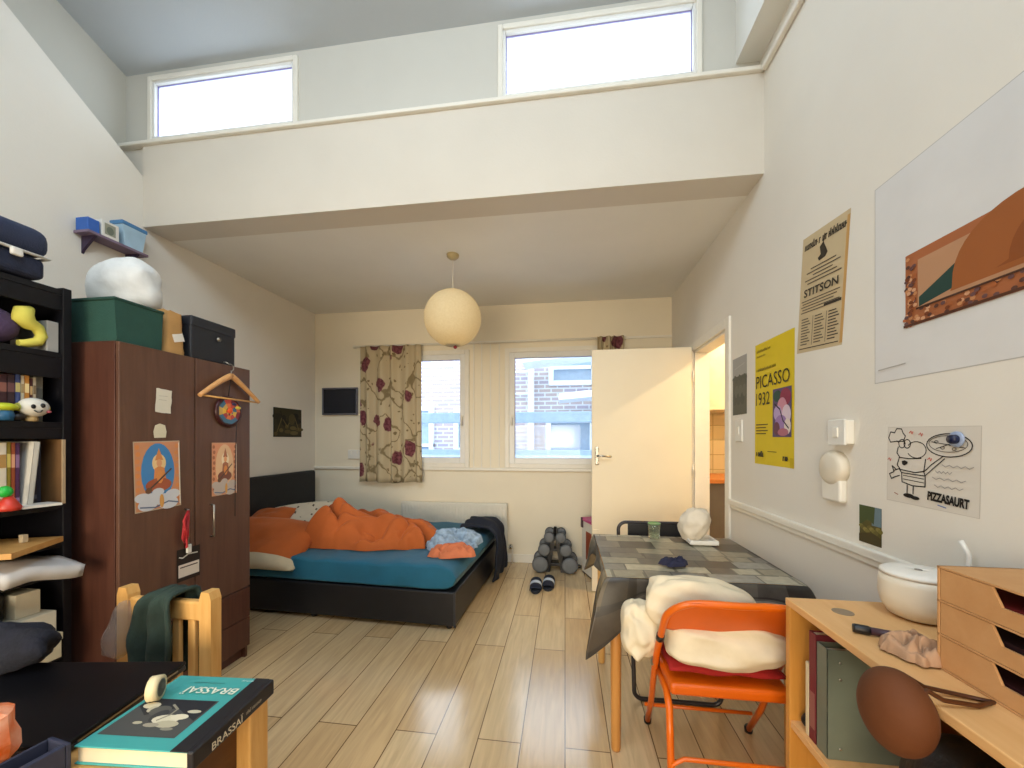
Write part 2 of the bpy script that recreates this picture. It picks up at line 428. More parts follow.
b = MB(k.location); b.box((1.24, 3.62, 0), (2.6, 4.19, .97), .004); b.build('carcass', mat('base_unit_grey', '#6c6258', rough=.5), k)
b = MB(k.location); b.box((1.235, 3.58, .97), (2.65, 4.2, 1.01), .006); b.build('worktop', wood('orange_worktop', '#b9692c', '#d78a44', stretch=(2, 14, 14)), k)
# ---------------------------------------------------------------- outside: courtyard and the building opposite
def brick_mat():
    m, nt, b = _new('pale_brickwork'); N = nt.nodes; L = nt.links
    tc = N.new('ShaderNodeTexCoord'); mp = N.new('ShaderNodeMapping'); mp.inputs['Rotation'].default_value = (R(90), 0, 0); L.new(tc.outputs['Object'], mp.inputs[0])
    br = N.new('ShaderNodeTexBrick'); br.inputs['Scale'].default_value = 1; br.inputs['Brick Width'].default_value = .23; br.inputs['Row Height'].default_value = .078; br.inputs['Mortar Size'].default_value = .012
    br.inputs['Color1'].default_value = (*lin('#b5a5a2'), 1); br.inputs['Color2'].default_value = (*lin('#a79fae'), 1); br.inputs['Mortar'].default_value = (*lin('#cfd3da'), 1)
    L.new(mp.outputs[0], br.inputs['Vector']); L.new(br.outputs['Color'], b.inputs['Base Color']); b.inputs['Roughness'].default_value = .9
    return m
k = thing('brick_building', 'brick building with white framed windows across the courtyard outside', 'building', (-.6, 7.2, -3))
b = MB(k.location); b.box((-7, 7.2, -3), (6, 7.5, 3.2)); b.build('facade', brick_mat(), k)
M_owin = mat('white_sash_paint', '#e2e9f0', rough=.4); M_opane = mat('dull_window_glass', '#8fa2b8', rough=.12, spec=.8)
M_oblue = mat('blue_grey_metal', '#8a9fb6', rough=.4)
for (x0, x1, z0, z1) in ((-3.6, -2.5, .5, 2.0), (-2.1, -1.35, .4, 1.95), (-.35, 1.3, .35, 1.75), (-4.9, -4.0, .5, 2.0), (-.3, 1.3, 2.35, 3.0)):
    b = MB(k.location); frame_bars(b, x0, x1, z0, z1, 7.13, 7.21, .09); b.box(((x0+x1)/2-.03, 7.14, z0), ((x0+x1)/2+.03, 7.2, z1)); b.box((x0, 7.14, (z0+z1)/2-.03), (x1, 7.2, (z0+z1)/2+.03))
    f = b.build('window_frame', M_owin, k); b = MB(k.location); b.box((x0+.05, 7.175, z0+.05), (x1-.05, 7.19, z1-.05)); b.build('pane', M_opane, f)
b = MB(k.location); b.tube([(-.62, 7.1, -2.9), (-.62, 7.1, 3.2)], .06); b.build('drainpipe', M_owin, k)
b = MB(k.location); b.tube([(-.62, 7.08, 2.6), (-.95, 7.08, 2.6), (-.95, 7.08, 2.2), (-.62, 7.08, 2.2)], .03); b.build('branch_pipe', M_owin, k)
k = thing('metal_walkway', 'blue grey metal walkway with railings crossing outside the windows', 'walkway', (-.6, 6.0, -3))
b = MB(k.location); b.box((-6, 5.9, 1.62), (5, 6.1, 1.78), .01); b.build('upper_beam', M_oblue, k)
b = MB(k.location); b.box((-6, 5.9, 1.12), (5, 6.0, 1.2), .01); b.build('handrail', M_oblue, k)
b = MB(k.location); b.box((-6, 5.95, -.2), (5, 5.97, 1.12), 0); b.build('frosted_panel', mat('pale_glass_panel', '#c9dcec', rough=.3), k)
b = MB(k.location); b.prism([(-.7, 2.75), (2.5, 3.05), (2.5, 2.92), (-.7, 2.62)], 6.3, 6.95, axis='Y'); b.build('sloping_canopy', M_owin, k)
b = MB(k.location); b.prism([(-.1, 2.1), (2.5, 2.35), (2.5, 2.22), (-.1, 2.0)], 6.3, 6.95, axis='Y'); b.build('lower_canopy', M_owin, k)
for x in (-5, -2.5, 2.2, 4.5):
    b = MB(k.location); b.box((x, 5.92, -3), (x+.1, 6.02, 1.62), .01); b.build('post', M_oblue, k)
struct('ground', MB().box((-9, 4.5, -3.1), (8, 12, -3)), mat('courtyard_concrete', '#b4b6b8', rough=.9))

# ---------------------------------------------------------------- light
wd = bpy.data.worlds.new('overcast_sky'); SC.world = wd; wd.use_nodes = True
N = wd.node_tree.nodes; L = wd.node_tree.links
bg = N['Background']; tc = N.new('ShaderNodeTexCoord'); sp = N.new('ShaderNodeSeparateXYZ'); cr = N.new('ShaderNodeValToRGB')
L.new(tc.outputs['Generated'], sp.inputs[0]); L.new(sp.outputs['Z'], cr.inputs[0]); L.new(cr.outputs[0], bg.inputs[0])
cr.color_ramp.elements[0].color = (.62, .74, .9, 1); cr.color_ramp.elements[1].color = (.92, .96, 1, 1); cr.color_ramp.elements[1].position = .4
bg.inputs[1].default_value = 5.0
def area(name, loc, target, sx, sy, power, color):
    l = bpy.data.lights.new(name, 'AREA'); l.shape = 'RECTANGLE'; l.size = sx; l.size_y = sy; l.energy = power; l.color = color
    o = bpy.data.objects.new(name, l); COL.objects.link(o); o.location = loc
    o.rotation_euler = (Vector(target)-Vector(loc)).to_track_quat('-Z', 'Y').to_euler(); return o
area('skylight', (.3, -.5, 4.2), (-2.2, 1.1, 1.4), 1.5, 1.2, 56, (.70, .85, 1))
area('cool_fill_light', (-1.9, -.5, 4.2), (1.1, 1.1, 1.4), 1.5, 1.2, 46, (.74, .87, 1))  # added cool fill aimed at the right wall, no roof opening there
area('warm_fill_light', (-.9, -1.6, 1.25), (-.7, 3.8, .8), 2.6, 1.0, 40, (1, .84, .62)).data.spread = R(100)  # added unseen warm fill behind the camera, the rear wall is solid
def point(name, loc, power, color, r=.08):
    l = bpy.data.lights.new(name, 'POINT'); l.energy = power; l.color = color; l.shadow_soft_size = r
    o = bpy.data.objects.new(name, l); COL.objects.link(o); o.location = loc; return o
point('lantern_warm_fill', (-.90, 3.04, 2.335), 1.2, (1, .76, .48), .05)  # added faint warm fill, the lantern itself is unlit
point('kitchen_lamp', (1.9, 2.85, 2.52), 45, (1, .80, .52), .04)

cam = bpy.data.cameras.new('camera'); co = bpy.data.objects.new('camera', cam); COL.objects.link(co)
cam.sensor_width = 36; cam.lens = 36*387/1024; cam.shift_y = 56/1024; cam.clip_start = .02
co.location = (0, 0, 1.35); co.rotation_euler = (R(90), 0, R(7.8)); SC.camera = co
SC.view_settings.view_transform = 'Standard'; SC.view_settings.look = 'None'; SC.view_settings.exposure = 0
SC.cycles.use_denoising = True
# ================================================================== shared materials
M_paint = mat('printed_colour', rough=.55, var=.04, vcol=True)
M_print = mat('paper_print', rough=.6, var=.03, scale=6, vcol=True, spec=.3)
M_gloss = mat('glossy_print', rough=.3, var=.03, scale=6, vcol=True)
M_blackw = mat('black_shelf_laminate', '#0d0d13', rough=.5, var=.25, scale=30, spec=.3)
M_ward = wood('dark_mahogany_veneer', '#4a2a20', '#5b382b', rough=.42, stretch=(14, 14, 1.0))
M_wardd = wood('dark_brown_door_veneer', '#573b2f', '#684939', rough=.36, stretch=(10, 10, .8))
M_pine = wood('light_pine', '#c9954f', '#ddb06d', stretch=(16, 16, 1.4))
M_ply = wood('plywood', '#c08a48', '#d2a261', stretch=(3, 14, 14))
M_white = mat('matt_white_plastic', '#e4e0d6', rough=.45, var=.03)
M_black = mat('black_plastic', '#121216', rough=.4, var=.2)
M_navy = mat('navy_fabric', '#1b2238', rough=.85, var=.25, scale=40, bump=.3, bscale=200)
M_card = wood('brown_card', '#b98e58', '#c29a66', rough=.8, stretch=(3, 20, 20), spec=.2)
M_metal = mat('dull_metal', '#a8a49b', rough=.3, metal=1)

# ================================================================== wardrobe
WX, WB, WY0, WY1, WZT = -1.95, -2.55, 1.455, 2.175, 1.79
w = thing('wardrobe', 'tall dark brown two-door wardrobe covered with pictures, beside the bed', 'wardrobe', ((WX+WB)/2, (WY0+WY1)/2, 0))
o = w.location
b = MB(o)
b.box((WB, WY0, .0), (WX-.02, WY0+.018, WZT), .002); b.box((WB, WY1-.018, 0), (WX-.02, WY1, WZT), .002)
b.box((WB, WY0, WZT-.018), (WX-.018, WY1, WZT), .002); b.box((WB, WY0+.018, .06), (WX-.03, WY1-.018, .08)); b.box((WB, WY0+.018, .06), (WB+.01, WY1-.018, WZT-.018))
b.build('carcass', M_ward, w)
b = MB(o); b.box((WX-.06, WY0+.018, 0), (WX-.045, WY1-.018, .07)); b.build('plinth', M_ward, w)
YM = 1.812
dz = .44
for (y0, y1, hy) in ((WY0+.002, YM-.003, 1.757), (YM+.003, WY1-.002, 1.905)):
    b = MB(o); b.box((WX-.018, y0, dz+.004), (WX, y1, WZT-.003), .003); dr = b.build('door', M_wardd, w)
    b = MB(o); b.tube([(WX, hy, .815), (WX+.018, hy, .815), (WX+.018, hy, .99), (WX, hy, .99)], .005); b.build('handle', M_metal, dr)
b = MB(o); b.box((WX-.018, WY0+.002, .075), (WX, WY1-.002, .25), .003); b.build('drawer', M_ward, w)
b = MB(o); b.box((WX-.018, WY0+.002, .255), (WX, WY1-.002, dz-.002), .003); b.build('drawer', M_ward, w)

# things fixed to the wardrobe doors
def ragged(w_, h_, k, n=7, a=.004):
    e = []
    for i in range(n): e.append((w_*i/n, a*nz((i, k, 0), 1.7)))
    for i in range(n): e.append((w_+a*nz((i, k, 3), 1.7), h_*i/n))
    for i in range(n): e.append((w_-w_*i/n, h_+a*nz((i, k, 6), 1.7)))
    for i in range(n): e.append((a*nz((i, k, 9), 1.7), h_-h_*i/n))
    return e
b = Sheet(); b.poly(ragged(.075, .115, 1), 0, '#dcd6c4'); b.stroke([(.015, .08), (.055, .083)], .002, '#b4ad9a', 1); b.stroke([(.015, .062), (.05, .062)], .002, '#b4ad9a', 1)
x = b.build('paper_note', M_print); hang(x, (WX+.004, 1.605, 1.485), 'left', R(-3)); tag(x, 'small blank white paper note stuck high on left wardrobe door', 'note')
b = Sheet(); b.poly([(.004, 0), (.058, .002), (.062, .03), (.055, .062), (.03, .07), (.008, .06), (0, .03)], 0, '#d8cfb4')
x = b.build('paper_scrap', M_print); hang(x, (WX+.004, 1.597, 1.36), 'left'); tag(x, 'little cream rounded paper scrap under the white note on wardrobe', 'note')

def seated_print(W, H, sky, arch, glow, fig, dark, cloud, edge):
    """devotional print: arch, seated figure with a long lute across the lap, pale clouds"""
    b = Sheet(); b.rect(0, 0, W, H, edge, 0)
    b.rect(W*.02, H*.015, W*.98, H*.985, arch, 1)
    for i in range(9):
        b.oval(W*(.07+.02*(i % 2)), H*(.12+.1*i), W*.05, H*.035, fig, 2, 8); b.oval(W*(.93-.02*(i % 2)), H*(.12+.1*i), W*.05, H*.035, fig, 2, 8)
    b.oval(W*.5, H*.55, W*.36, H*.42, sky, 2)
    b.oval(W*.52, H*.68, W*.15, H*.13, glow, 3)
    b.poly([(W*.52, H*.9), (W*.43, H*.72), (W*.61, H*.72)], 4, fig); b.oval(W*.52, H*.68, W*.06, H*.055, '#e0a070', 5)
    b.poly([(W*.38, H*.36), (W*.42, H*.6), (W*.52, H*.64), (W*.63, H*.6), (W*.68, H*.36)], 4, fig)
    b.oval(W*.5, H*.36, W*.28, H*.1, dark, 5); b.oval(W*.53, H*.47, W*.07, H*.09, '#d98c4a', 6)
    b.stroke([(W*.28, H*.3), (W*.5, H*.42), (W*.78, H*.58)], W*.035, '#51403a', 7); b.oval(W*.28, H*.29, W*.07, H*.045, '#6b4a34', 7)
    for (x, y, r) in ((.15, .2, .16), (.35, .17, .2), (.58, .14, .2), (.8, .2, .17), (.25, .09, .2), (.7, .08, .22), (.48, .26, .13)):
        b.oval(W*x, H*y, W*r, H*r*.42, cloud, 8)
    b.stroke([(W*.1, H*.07), (W*.4, H*.04), (W*.7, H*.1), (W*.92, H*.06)], H*.02, '#5e6c86', 9); b.oval(W*.55, H*.12, W*.05, H*.1, '#d39a50', 9)
    b.rect(W*.955, H*.03, W*.975, H*.97, '#e8e0cc', 9)
    return b
b = seated_print(.215, .33, '#3f83bd', '#c98a63', '#e8c890', '#d4884e', '#a4563a', '#c9ccd2', '#b9a58c')
x = b.build('picture_print', M_gloss); hang(x, (WX+.004, 1.517, 1.012), 'left', R(1.5)); tag(x, 'colourful print of a seated figure on blue sky, on left wardrobe door', 'picture')
b = seated_print(.165, .30, '#e0b78c', '#d8936a', '#efdcb8', '#a8694a', '#7d4a3a', '#b9aca2', '#c99878')
x = b.build('picture_print', M_gloss); hang(x, (WX+.004, 1.905, 1.035), 'left'); tag(x, 'salmon toned print of a seated figure, on right wardrobe door', 'picture')
# coat hanger on a door hook
h = thing('coat_hanger', 'bare wooden coat hanger hooked over the right wardrobe door', 'hanger', (WX+.03, 2.005, 1.58))
o = h.location
b = MB(o)
for s in (-1, 1):
    P = [(WX+.03+.004*t*t, 2.005+s*.2*t, 1.722-.135*t**1.15) for t in [i/10 for i in range(11)]]
    b.tube(P, [.017-.006*t/10 for t in range(11)], 10)
b.build('shoulder_bar', wood('pale_beech', '#c88e56', '#d9a870', stretch=(16, 2, 16)), h)
b = MB(o); b.tube([(WX+.03, 1.82, 1.59), (WX+.03, 2.19, 1.585)], .005); b.build('trouser_bar', M_pine, h)
b = MB(o); b.tube([(WX+.03, 2.005, 1.72), (WX+.03, 2.005, 1.75)]+arc((2.005, 1.77), .02, -90, 120, 10, lambda y, z: (WX+.026, y, z))+[(WX+.01, 1.99, 1.8), (WX-.005, 1.99, 1.8)], .003); b.build('hook', M_metal, h)
# round painted disc hanging from a cord
h = thing('painted_disc', 'round red and black painted disc hanging inside the coat hanger', 'ornament', (WX+.012, 2.005, 1.515))
o = h.location
b = MB(o); b.lathe([(0, -.008), (.085, -.008), (.09, 0), (.085, .008), (.074, .01), (.072, .006)], (WX+.012, 2.005, 1.515), 32, axis='X'); b.build('rim', mat('dark_red_lacquer', '#3a0f12', rough=.3), h)
b = MB(o); b.flat = True
cols = ['#c23a1e', '#d8702a', '#7c1818', '#e0b63c', '#3d6a84', '#a52a1c', '#5b7a3a', '#d14a2c', '#caa34a', '#401414']
rr = random.Random(4)
for i in range(9):
    for j in range(3):
        a0, a1 = 2*PI*i/9, 2*PI*(i+1)/9; r0, r1 = .074*j/3, .074*(j+1)/3
        b.col(cols[rr.randrange(10)])
        b._f([b.v((WX+.0205, 2.005+r*math.cos(a), 1.515+r*math.sin(a))) for (r, a) in ((r0, a0), (r1, a0), (r1, a1), (r0, a1))][(1 if j == 0 else 0):])
b.col('#e8d44a'); b.ball((WX+.028, 2.055, 1.54), (.006, .02, .009), 10, 6); b.col('#2d2a50'); b.ball((WX+.026, 2.03, 1.56), (.006, .016, .009), 10, 6); b.col('#e85a2a'); b.ball((WX+.028, 2.0, 1.52), (.006, .018, .018), 10, 6)
b.build('face', M_gloss, h)
b = MB(o); b.tube([(WX+.012, 2.005, 1.605), (WX+.02, 2.005, 1.66), (WX+.03, 2.005, 1.725)], .002, 6); b.tube([(WX+.022, 2.05, 1.45), (WX+.012, 2.052, 1.2), (WX+.012, 2.05, .9)], .002, 6); b.build('cord', M_black, h)
# red key fob and luggage tag on the left handle
h = thing('red_lanyard', 'red looped lanyard hanging from the left wardrobe handle', 'lanyard', (WX+.022, 1.737, .8))
o = h.location
b = MB(o)
for k in range(3):
    b.tube([(WX+.02, 1.757, .985), (WX+.022+.006*k, 1.735-.008*k, .94), (WX+.024, 1.722+.012*k, .85), (WX+.026+.004*k, 1.735, .80), (WX+.022, 1.75-.004*k, .86), (WX+.02, 1.757, .985)], .006, 8)
b.build('strap', mat('red_webbing', '#a81a20', rough=.6), h)
b = MB(o); b.box((WX+.012, 1.748, .765), (WX+.024, 1.772, .81), .004); b.build('clip', M_white, h)
b = Sheet(); b.rect(0, 0, .125, .165, '#2b231e', 0); b.rect(.008, .02, .12, .085, '#d9cfc2', 1); b.stroke([(.018, .07), (.11, .07)], .006, '#4a3a36', 2); b.stroke([(.012, .125), (.03, .118), (.06, .132), (.11, .128)], .006, '#c9c4ba', 2)
x = b.build('door_sign', M_print); hang(x, (WX+.004, 1.71, .625), 'left'); tag(x, 'small dark card sign with white panel below wardrobe handles', 'sign')

# ================================================================== on top of the wardrobe
T = WZT
c = thing('storage_box', 'dark green fabric storage box on the left of the wardrobe top', 'box', (-2.2, 1.57, T))
o = c.location
b = MB(o); b.prism([(1.475, T), (1.668, T), (1.675, T+.185), (1.465, T+.185)], -2.4, -1.985, axis='X'); b.build('body', mat('dark_green_canvas', '#234a3f', rough=.85, bump=.2, bscale=150), c)
b = MB(o); b.box((-2.405, 1.46, T+.185), (-1.98, 1.68, T+.20), .005); b.build('lid', mat('green_canvas_lid', '#1d4036', rough=.85), c)
x = MB(); x.box((-2.46, 1.47, T), (-2.415, 1.70, T+.16), .004); x = x.build('plastic_box', mat('cloudy_plastic', '#b9b7b4', rough=.35)); tag(x, 'cloudy pale plastic box behind the dark green storage box', 'box')
# white rounded bundle resting on the green box
b = MB((-2.16, 1.61, T+.20))
def bun(q):
    k = 1+.22*nz(q, 8, 2)+.06*nz(q, 20, 5)
    return Vector((q.x*k, q.y*k, max(q.z*k, -.134)))
b.ball((-2.24, 1.71, T+.345), (.165, .13, .145), 36, 22, fn=bun)
x = b.build('bundle', mat('white_cotton', '#dcdbd6', rough=.85, bump=.2, bscale=30)); tag(x, 'soft white rounded bundle resting on top of the dark green box', 'bundle')
# cardboard bag with label
c = thing('paper_bag', 'crumpled brown paper bag between the green and black boxes', 'bag', (-2.1, 1.765, T))
b = MB(c.location)
def bag(u, v):
    a = 2*PI*u; k = 1-.12*v+.06*nz((math.cos(a), math.sin(a), v*3), 2.4)
    sx = abs(math.cos(a))**.5*math.copysign(1, math.cos(a)); sy = abs(math.sin(a))**.5*math.copysign(1, math.sin(a))
    return (-2.07+.08*sx*k, 1.748+.058*sy*k, T+.22*v+.015*nz((sx, sy, v), 3)*v)
b.grid(28, 10, bag, closed_u=True); b.build('body', mat('kraft_paper', '#b98d54', rough=.85, bump=.3, bscale=25), c)
b = MB(c.location); b.box((-1.993, 1.73, T+.07), (-1.988, 1.785, T+.11), .001, rot=Matrix.Rotation(R(18), 3, 'X')); b.build('label', M_white, c)
c = thing('case', 'black square case with round silver clasp on the right of the wardrobe top', 'case', (-2.13, 1.95, T))
o = c.location
b = MB(o); b.box((-2.3, 1.82, T), (-1.985, 2.10, T+.225), .008); b.build('body', mat('black_leatherette', '#191d25', rough=.55, bump=.15, bscale=180), c)
b = MB(o); b.box((-2.302, 1.818, T+.175), (-1.98, 2.102, T+.232), .008); b.build('lid', mat('black_leatherette_lid', '#1c2029', rough=.5), c)
b = MB(o); b.lathe([(0, 0), (.013, 0), (.013, .006), (0, .009)], (-1.983, 1.985, T+.14), 16, axis='X'); b.build('clasp', M_metal, c)
b = MB(o); b.tube(arc((2.10, T+.1), .02, -80, 80, 8, lambda y, z: (-2.1, y, z)), .005, 8); b.build('side_ring', M_metal, c)
b = MB(o); b.ball((-2.1, 1.99, T+.238), (.012, .012, .012), 10, 8); b.build('knob', M_white, c)

# little shelf fixed to the left wall above the wardrobe
s = thing('wall_shelf', 'small mauve shelf fixed high on the left wall above the wardrobe', 'shelf', (-2.95, 2.12, 2.60))
o = s.location
b = MB(o); b.box((-2.95, 1.96, 2.605), (-2.84, 2.30, 2.622), .003); b.build('board', mat('mauve_board', '#7d6a7e', rough=.6), s)
for y in (2.0, 2.24):
    b = MB(o); b.prism([(-2.95, 2.50), (-2.94, 2.52), (-2.85, 2.605), (-2.95, 2.605)], y, y+.014, axis='Y'); b.build('bracket', mat('dark_mauve_bracket', '#3a2a44', rough=.5), s)
x = MB((-2.87, 1.99, 2.622)); x.box((-2.94, 1.965, 2.622), (-2.85, 2.025, 2.70), .003); x = x.build('small_box', mat('blue_card', '#2f62b4', rough=.5)); tag(x, 'tiny blue box at the left end of the mauve wall shelf', 'box')
c = thing('carton', 'small white carton with grey picture in the middle of mauve wall shelf', 'carton', (-2.86, 2.09, 2.622)); b = MB(c.location); b.box((-2.94, 2.035, 2.622), (-2.85, 2.13, 2.725), .003); b.build('body', M_white, c)
b = Sheet(); b.rect(0, 0, .06, .07, '#9a9a88', 0); b.oval(.03, .03, .02, .025, '#70786a', 1); b = b.build('picture', M_print, c); b.matrix_basis = Matrix.Translation(Vector((-2.849, 2.05, 2.64))-c.location) @ Matrix((FR['left'])).transposed().to_4x4()
c = thing('carton', 'pale blue tapered carton at the right end of mauve wall shelf', 'carton', (-2.86, 2.22, 2.622))
b = MB(c.location); b.prism([(2.165, 2.622), (2.27, 2.622), (2.295, 2.77), (2.15, 2.77)], -2.945, -2.85, axis='X'); b.build('body', mat('pale_blue_card', '#a9c6d8', rough=.5), c)
b = MB(c.location); b.box((-2.947, 2.145, 2.76), (-2.846, 2.30, 2.785), .004); b.build('lid', mat('mid_blue_card', '#4a7fae', rough=.5), c)

# ================================================================== black shelf unit
SX0, SX1, SY0, SY1 = -2.46, -2.12, .55, 1.405
u = thing('shelf_unit', 'tall black open shelf unit full of books and toys at left edge', 'shelf unit', ((SX0+SX1)/2, (SY0+SY1)/2, 0))
o = u.location
for y in (SY0, SY1-.03):
    b = MB(o); b.box((SX0, y, 0), (SX1, y+.03, 2.0), .003); b.build('side_panel', M_blackw, u)
b = MB(o); b.box((SX0, SY0+.03, .02), (SX0+.012, SY1-.03, 1.99)); b.build('back_panel', M_blackw, u)
for z in (.42, .77, .895, 1.055, 1.40, 1.695, 1.965):
    b = MB(o); b.box((SX0+.012, SY0+.03, z), (SX1-.003, SY1-.03, z+.025), .002); b.build('shelf', M_blackw, u)
for (z0, z1) in ((1.61, 1.695), (1.90, 1.965), (1.355, 1.40)):
    b = MB(o); b.box((SX1-.02, SY0+.03, z0), (SX1-.005, SY1-.03, z1), .002); b.build('front_rail', M_blackw, u)
# navy suitcase on top
c = thing('suitcase', 'dark navy soft suitcase with pale piping on top of the shelf unit', 'suitcase', (-2.27, 1.1, 1.99))
o = c.location
b = MB(o); b.box((-2.44, .75, 2.001), (-2.11, 1.315, 2.085), .02, 3); b.build('lower_shell', M_navy, c)
b = MB(o); b.box((-2.455, .735, 2.09), (-2.095, 1.33, 2.205), .045, 4); b.build('upper_shell', mat('navy_fabric_light', '#27304a', rough=.8, bump=.3, bscale=200), c)
b = MB(o); q = [(-2.1, .75, 2.09), (-2.1, 1.318, 2.09), (-2.44, 1.318, 2.09)]; b.tube(q, .006, 8); b.build('piping', M_white, c)
b = MB(o); b.box((-2.1, 1.2, 2.06), (-2.085, 1.235, 2.09), .006); b.build('zip_pull', M_white, c)

# --- top opening
x = MB((-2.2, 1.235, 1.72)); x.ball((-2.2, 1.21, 1.80), (.06, .07, .07), 20, 14, fn=lambda q: Vector((q.x*(1+.1*nz(q, 14)), q.y*(1+.1*nz(q, 14)), q.z*(1+.1*nz(q, 14)))))
x = x.build('plush_ball', mat('purple_plush', '#4f3d5c', rough=.9, bump=.4, bscale=120)); tag(x, 'dusky purple plush ball on the top shelf at left edge', 'toy')
t = thing('curled_toy', 'yellow curled toy shaped like a hook on the top shelf', 'toy', (-2.15, 1.285, 1.72))
b = MB(t.location)
P = [(-2.15, 1.255+.0, 1.736), (-2.15, 1.28, 1.740), (-2.15, 1.312, 1.753), (-2.15, 1.325, 1.78), (-2.15, 1.313, 1.81), (-2.15, 1.288, 1.82), (-2.15, 1.268, 1.835), (-2.15, 1.272, 1.865), (-2.15, 1.295, 1.885)]
b.tube(P, [.012, .016, .018, .018, .02, .026, .034, .03, .012], 14); b.build('body', mat('butter_yellow_plush', '#d9cf5a', rough=.8), t)
x = MB((-2.25, 1.35, 1.72)); x.box((-2.33, 1.335, 1.7205), (-2.14, 1.374, 1.85), .003); x = x.build('small_carton', mat('grey_card', '#a9a6a0', rough=.6)); tag(x, 'pale grey carton against shelf side behind the yellow toy', 'carton')

# --- rows of books
def book(y, th, h, z, col, label, group, lean=0, depth=.20, x1=-2.15, pages='#d8cfba', band=None):
    t = thing('book', label, 'book', (x1-depth/2, y, z), 0, group)
    o = t.location
    b = MB(o); b.box((x1-depth+.004, y+.002, z+.003), (x1-.004, y+th-.002, z+h-.003)); b.build('pages', mat_cache(pages), t)
    b = MB(o); b.col(col)
    b.box((x1-depth, y, z), (x1, y+.002, z+h)); b.box((x1-depth, y+th-.002, z), (x1, y+th, z+h)); b.box((x1-.003, y, z), (x1, y+th, z+h), .001)
    if band: b.col(band); b.box((x1, y+.001, z+h*.62), (x1+.0008, y+th-.001, z+h*.82)); b.box((x1, y+.001, z+h*.1), (x1+.0008, y+th-.001, z+h*.16))
    b.build('cover', M_paint, t)
    if lean: t.rotation_euler.x = lean
    return t
_mc = {}
def mat_cache(h, rough=.7):
    if h not in _mc: _mc[h] = mat('paper_'+h.strip('#'), h, rough=rough, var=.05)
    return _mc[h]
G = 'books on the second shelf of the black unit'
y = 1.175
for (th, h, c1, bd, lb) in ((.028, .195, '#c4606a', '#e3a0a0', 'pink book at the left end of the second shelf row'),
                        (.022, .18, '#3c2028', '#8a5a50', 'dark maroon book beside the pink book on second shelf'),
                        (.022, .182, '#33202a', '#6a4648', 'dark plum book second after the pink book'),
                        (.016, .185, '#3c4a7c', '#c8b878', 'blue spined book in the second shelf row'),
                        (.011, .182, '#cfc6ae', '#a08a60', 'thin cream book between the blue and orange books'),
                        (.015, .185, '#c98a3e', '#efd9a0', 'orange book in the second shelf row'),
                        (.010, .175, '#4e2624', '#c0a070', 'thin dark red book beside the orange book'),
                        (.010, .18, '#cdbfa4', '#7d6a50', 'thin cream book right of the thin dark red book')):
    book(y, th-.001, h, 1.4255, c1, lb, G, band=bd); y += th
book(1.311, .03, .225, 1.4255, '#6a685f', 'tall grey speckled book at right end of second shelf row', G, x1=-2.17, band='#8a887c')
# --- toys in front of them
t = thing('toy_figure', 'white round headed toy figure with smiling face on second shelf', 'toy', (-2.1, 1.29, 1.425))
o = t.location
b = MB(o); b.ball((-2.125, 1.285, 1.482), (.036, .046, .038), 24, 16); b.build('head', mat('white_vinyl', '#dedace', rough=.35), t)
b = MB(o)
b.ball((-2.0915, 1.265, 1.483), (.004, .0075, .009), 10, 8); b.ball((-2.0895, 1.292, 1.489), (.004, .008, .009), 10, 8)
b.tube([(-2.0905, 1.266, 1.468), (-2.088, 1.275, 1.461), (-2.088, 1.284, 1.462), (-2.089, 1.29, 1.47)], .0022, 6); b.build('face', M_black, t)
b = MB(o); b.ball((-2.10, 1.316, 1.466), (.004, .009, .006), 10, 8); b.build('cheek', mat('pink_cheek', '#b8606a', rough=.5), t)
b = MB(o); b.lathe([(.018, 0), (.02, .01), (.014, .028)], (-2.135, 1.285, 1.4255), 16); b.build('neck', mat('tan_vinyl', '#b9a070', rough=.5), t)
for s in (-1, 1):
    b = MB(o); b.ball((-2.13, 1.285+s*.043, 1.48), (.018, .006, .017), 12, 8); b.build('ear', mat('lime_vinyl', '#b5b24a', rough=.5), t)
t = thing('toy_pot', 'small blue pot with lime green lid on the second shelf', 'toy', (-2.125, 1.2, 1.425)); o = t.location
b = MB(o); b.lathe([(0, 0), (.022, 0), (.026, .02), (.02, .045), (0, .046)], (-2.128, 1.205, 1.4255), 20); b.build('pot', mat('teal_blue_vinyl', '#1f5a82', rough=.5), t)
b = MB(o); b.ball((-2.12, 1.203, 1.477), (.026, .036, .016), 20, 12); b.build('lid', mat('lime_green_vinyl', '#b9c42a', rough=.4), t)
x = MB((-2.13, 1.245, 1.42)); x.ball((-2.13, 1.243, 1.442), (.02, .022, .016), 16, 10); x = x.build('pebble', M_black); tag(x, 'small black pebble beside the white toy figure', 'pebble')

# --- third opening
G = 'books on the third shelf of the black unit'
y = 1.165
for (th, h, c1, bd, lb) in ((.026, .26, '#c9a0a0', '#e8dcd0', 'pale pink book at left edge of the third shelf'),
                        (.012, .262, '#c98c3c', '#f0dcb0', 'amber yellow thin book on the third shelf'),
                        (.021, .26, '#ded4c0', '#b08a50', 'cream white book between amber and olive books on third shelf'),
                        (.012, .262, '#8c7a2a', '#c9b860', 'olive green thin book on the third shelf'),
                        (.012, .26, '#a0502e', '#d8a080', 'rust brown thin book beside the olive book'),
                        (.013, .258, '#4a2450', '#8a6a90', 'purple book beside the rust brown book')):
    book(y, th-.001, h, 1.0805, c1, lb, G, band=bd); y += th
book(1.268, .018, .262, 1.0830, '#d3d0c4', 'white book leaning beside the purple book on third shelf', G, lean=R(-5), x1=-2.13)
book(1.305, .018, .27, 1.0805, '#231f26', 'black book near the brown file on the third shelf', G, x1=-2.17, band='#4a4a58')
book(1.325, .016, .255, 1.0805, '#1c2236', 'midnight blue book touching the brown file on third shelf', G, x1=-2.18)
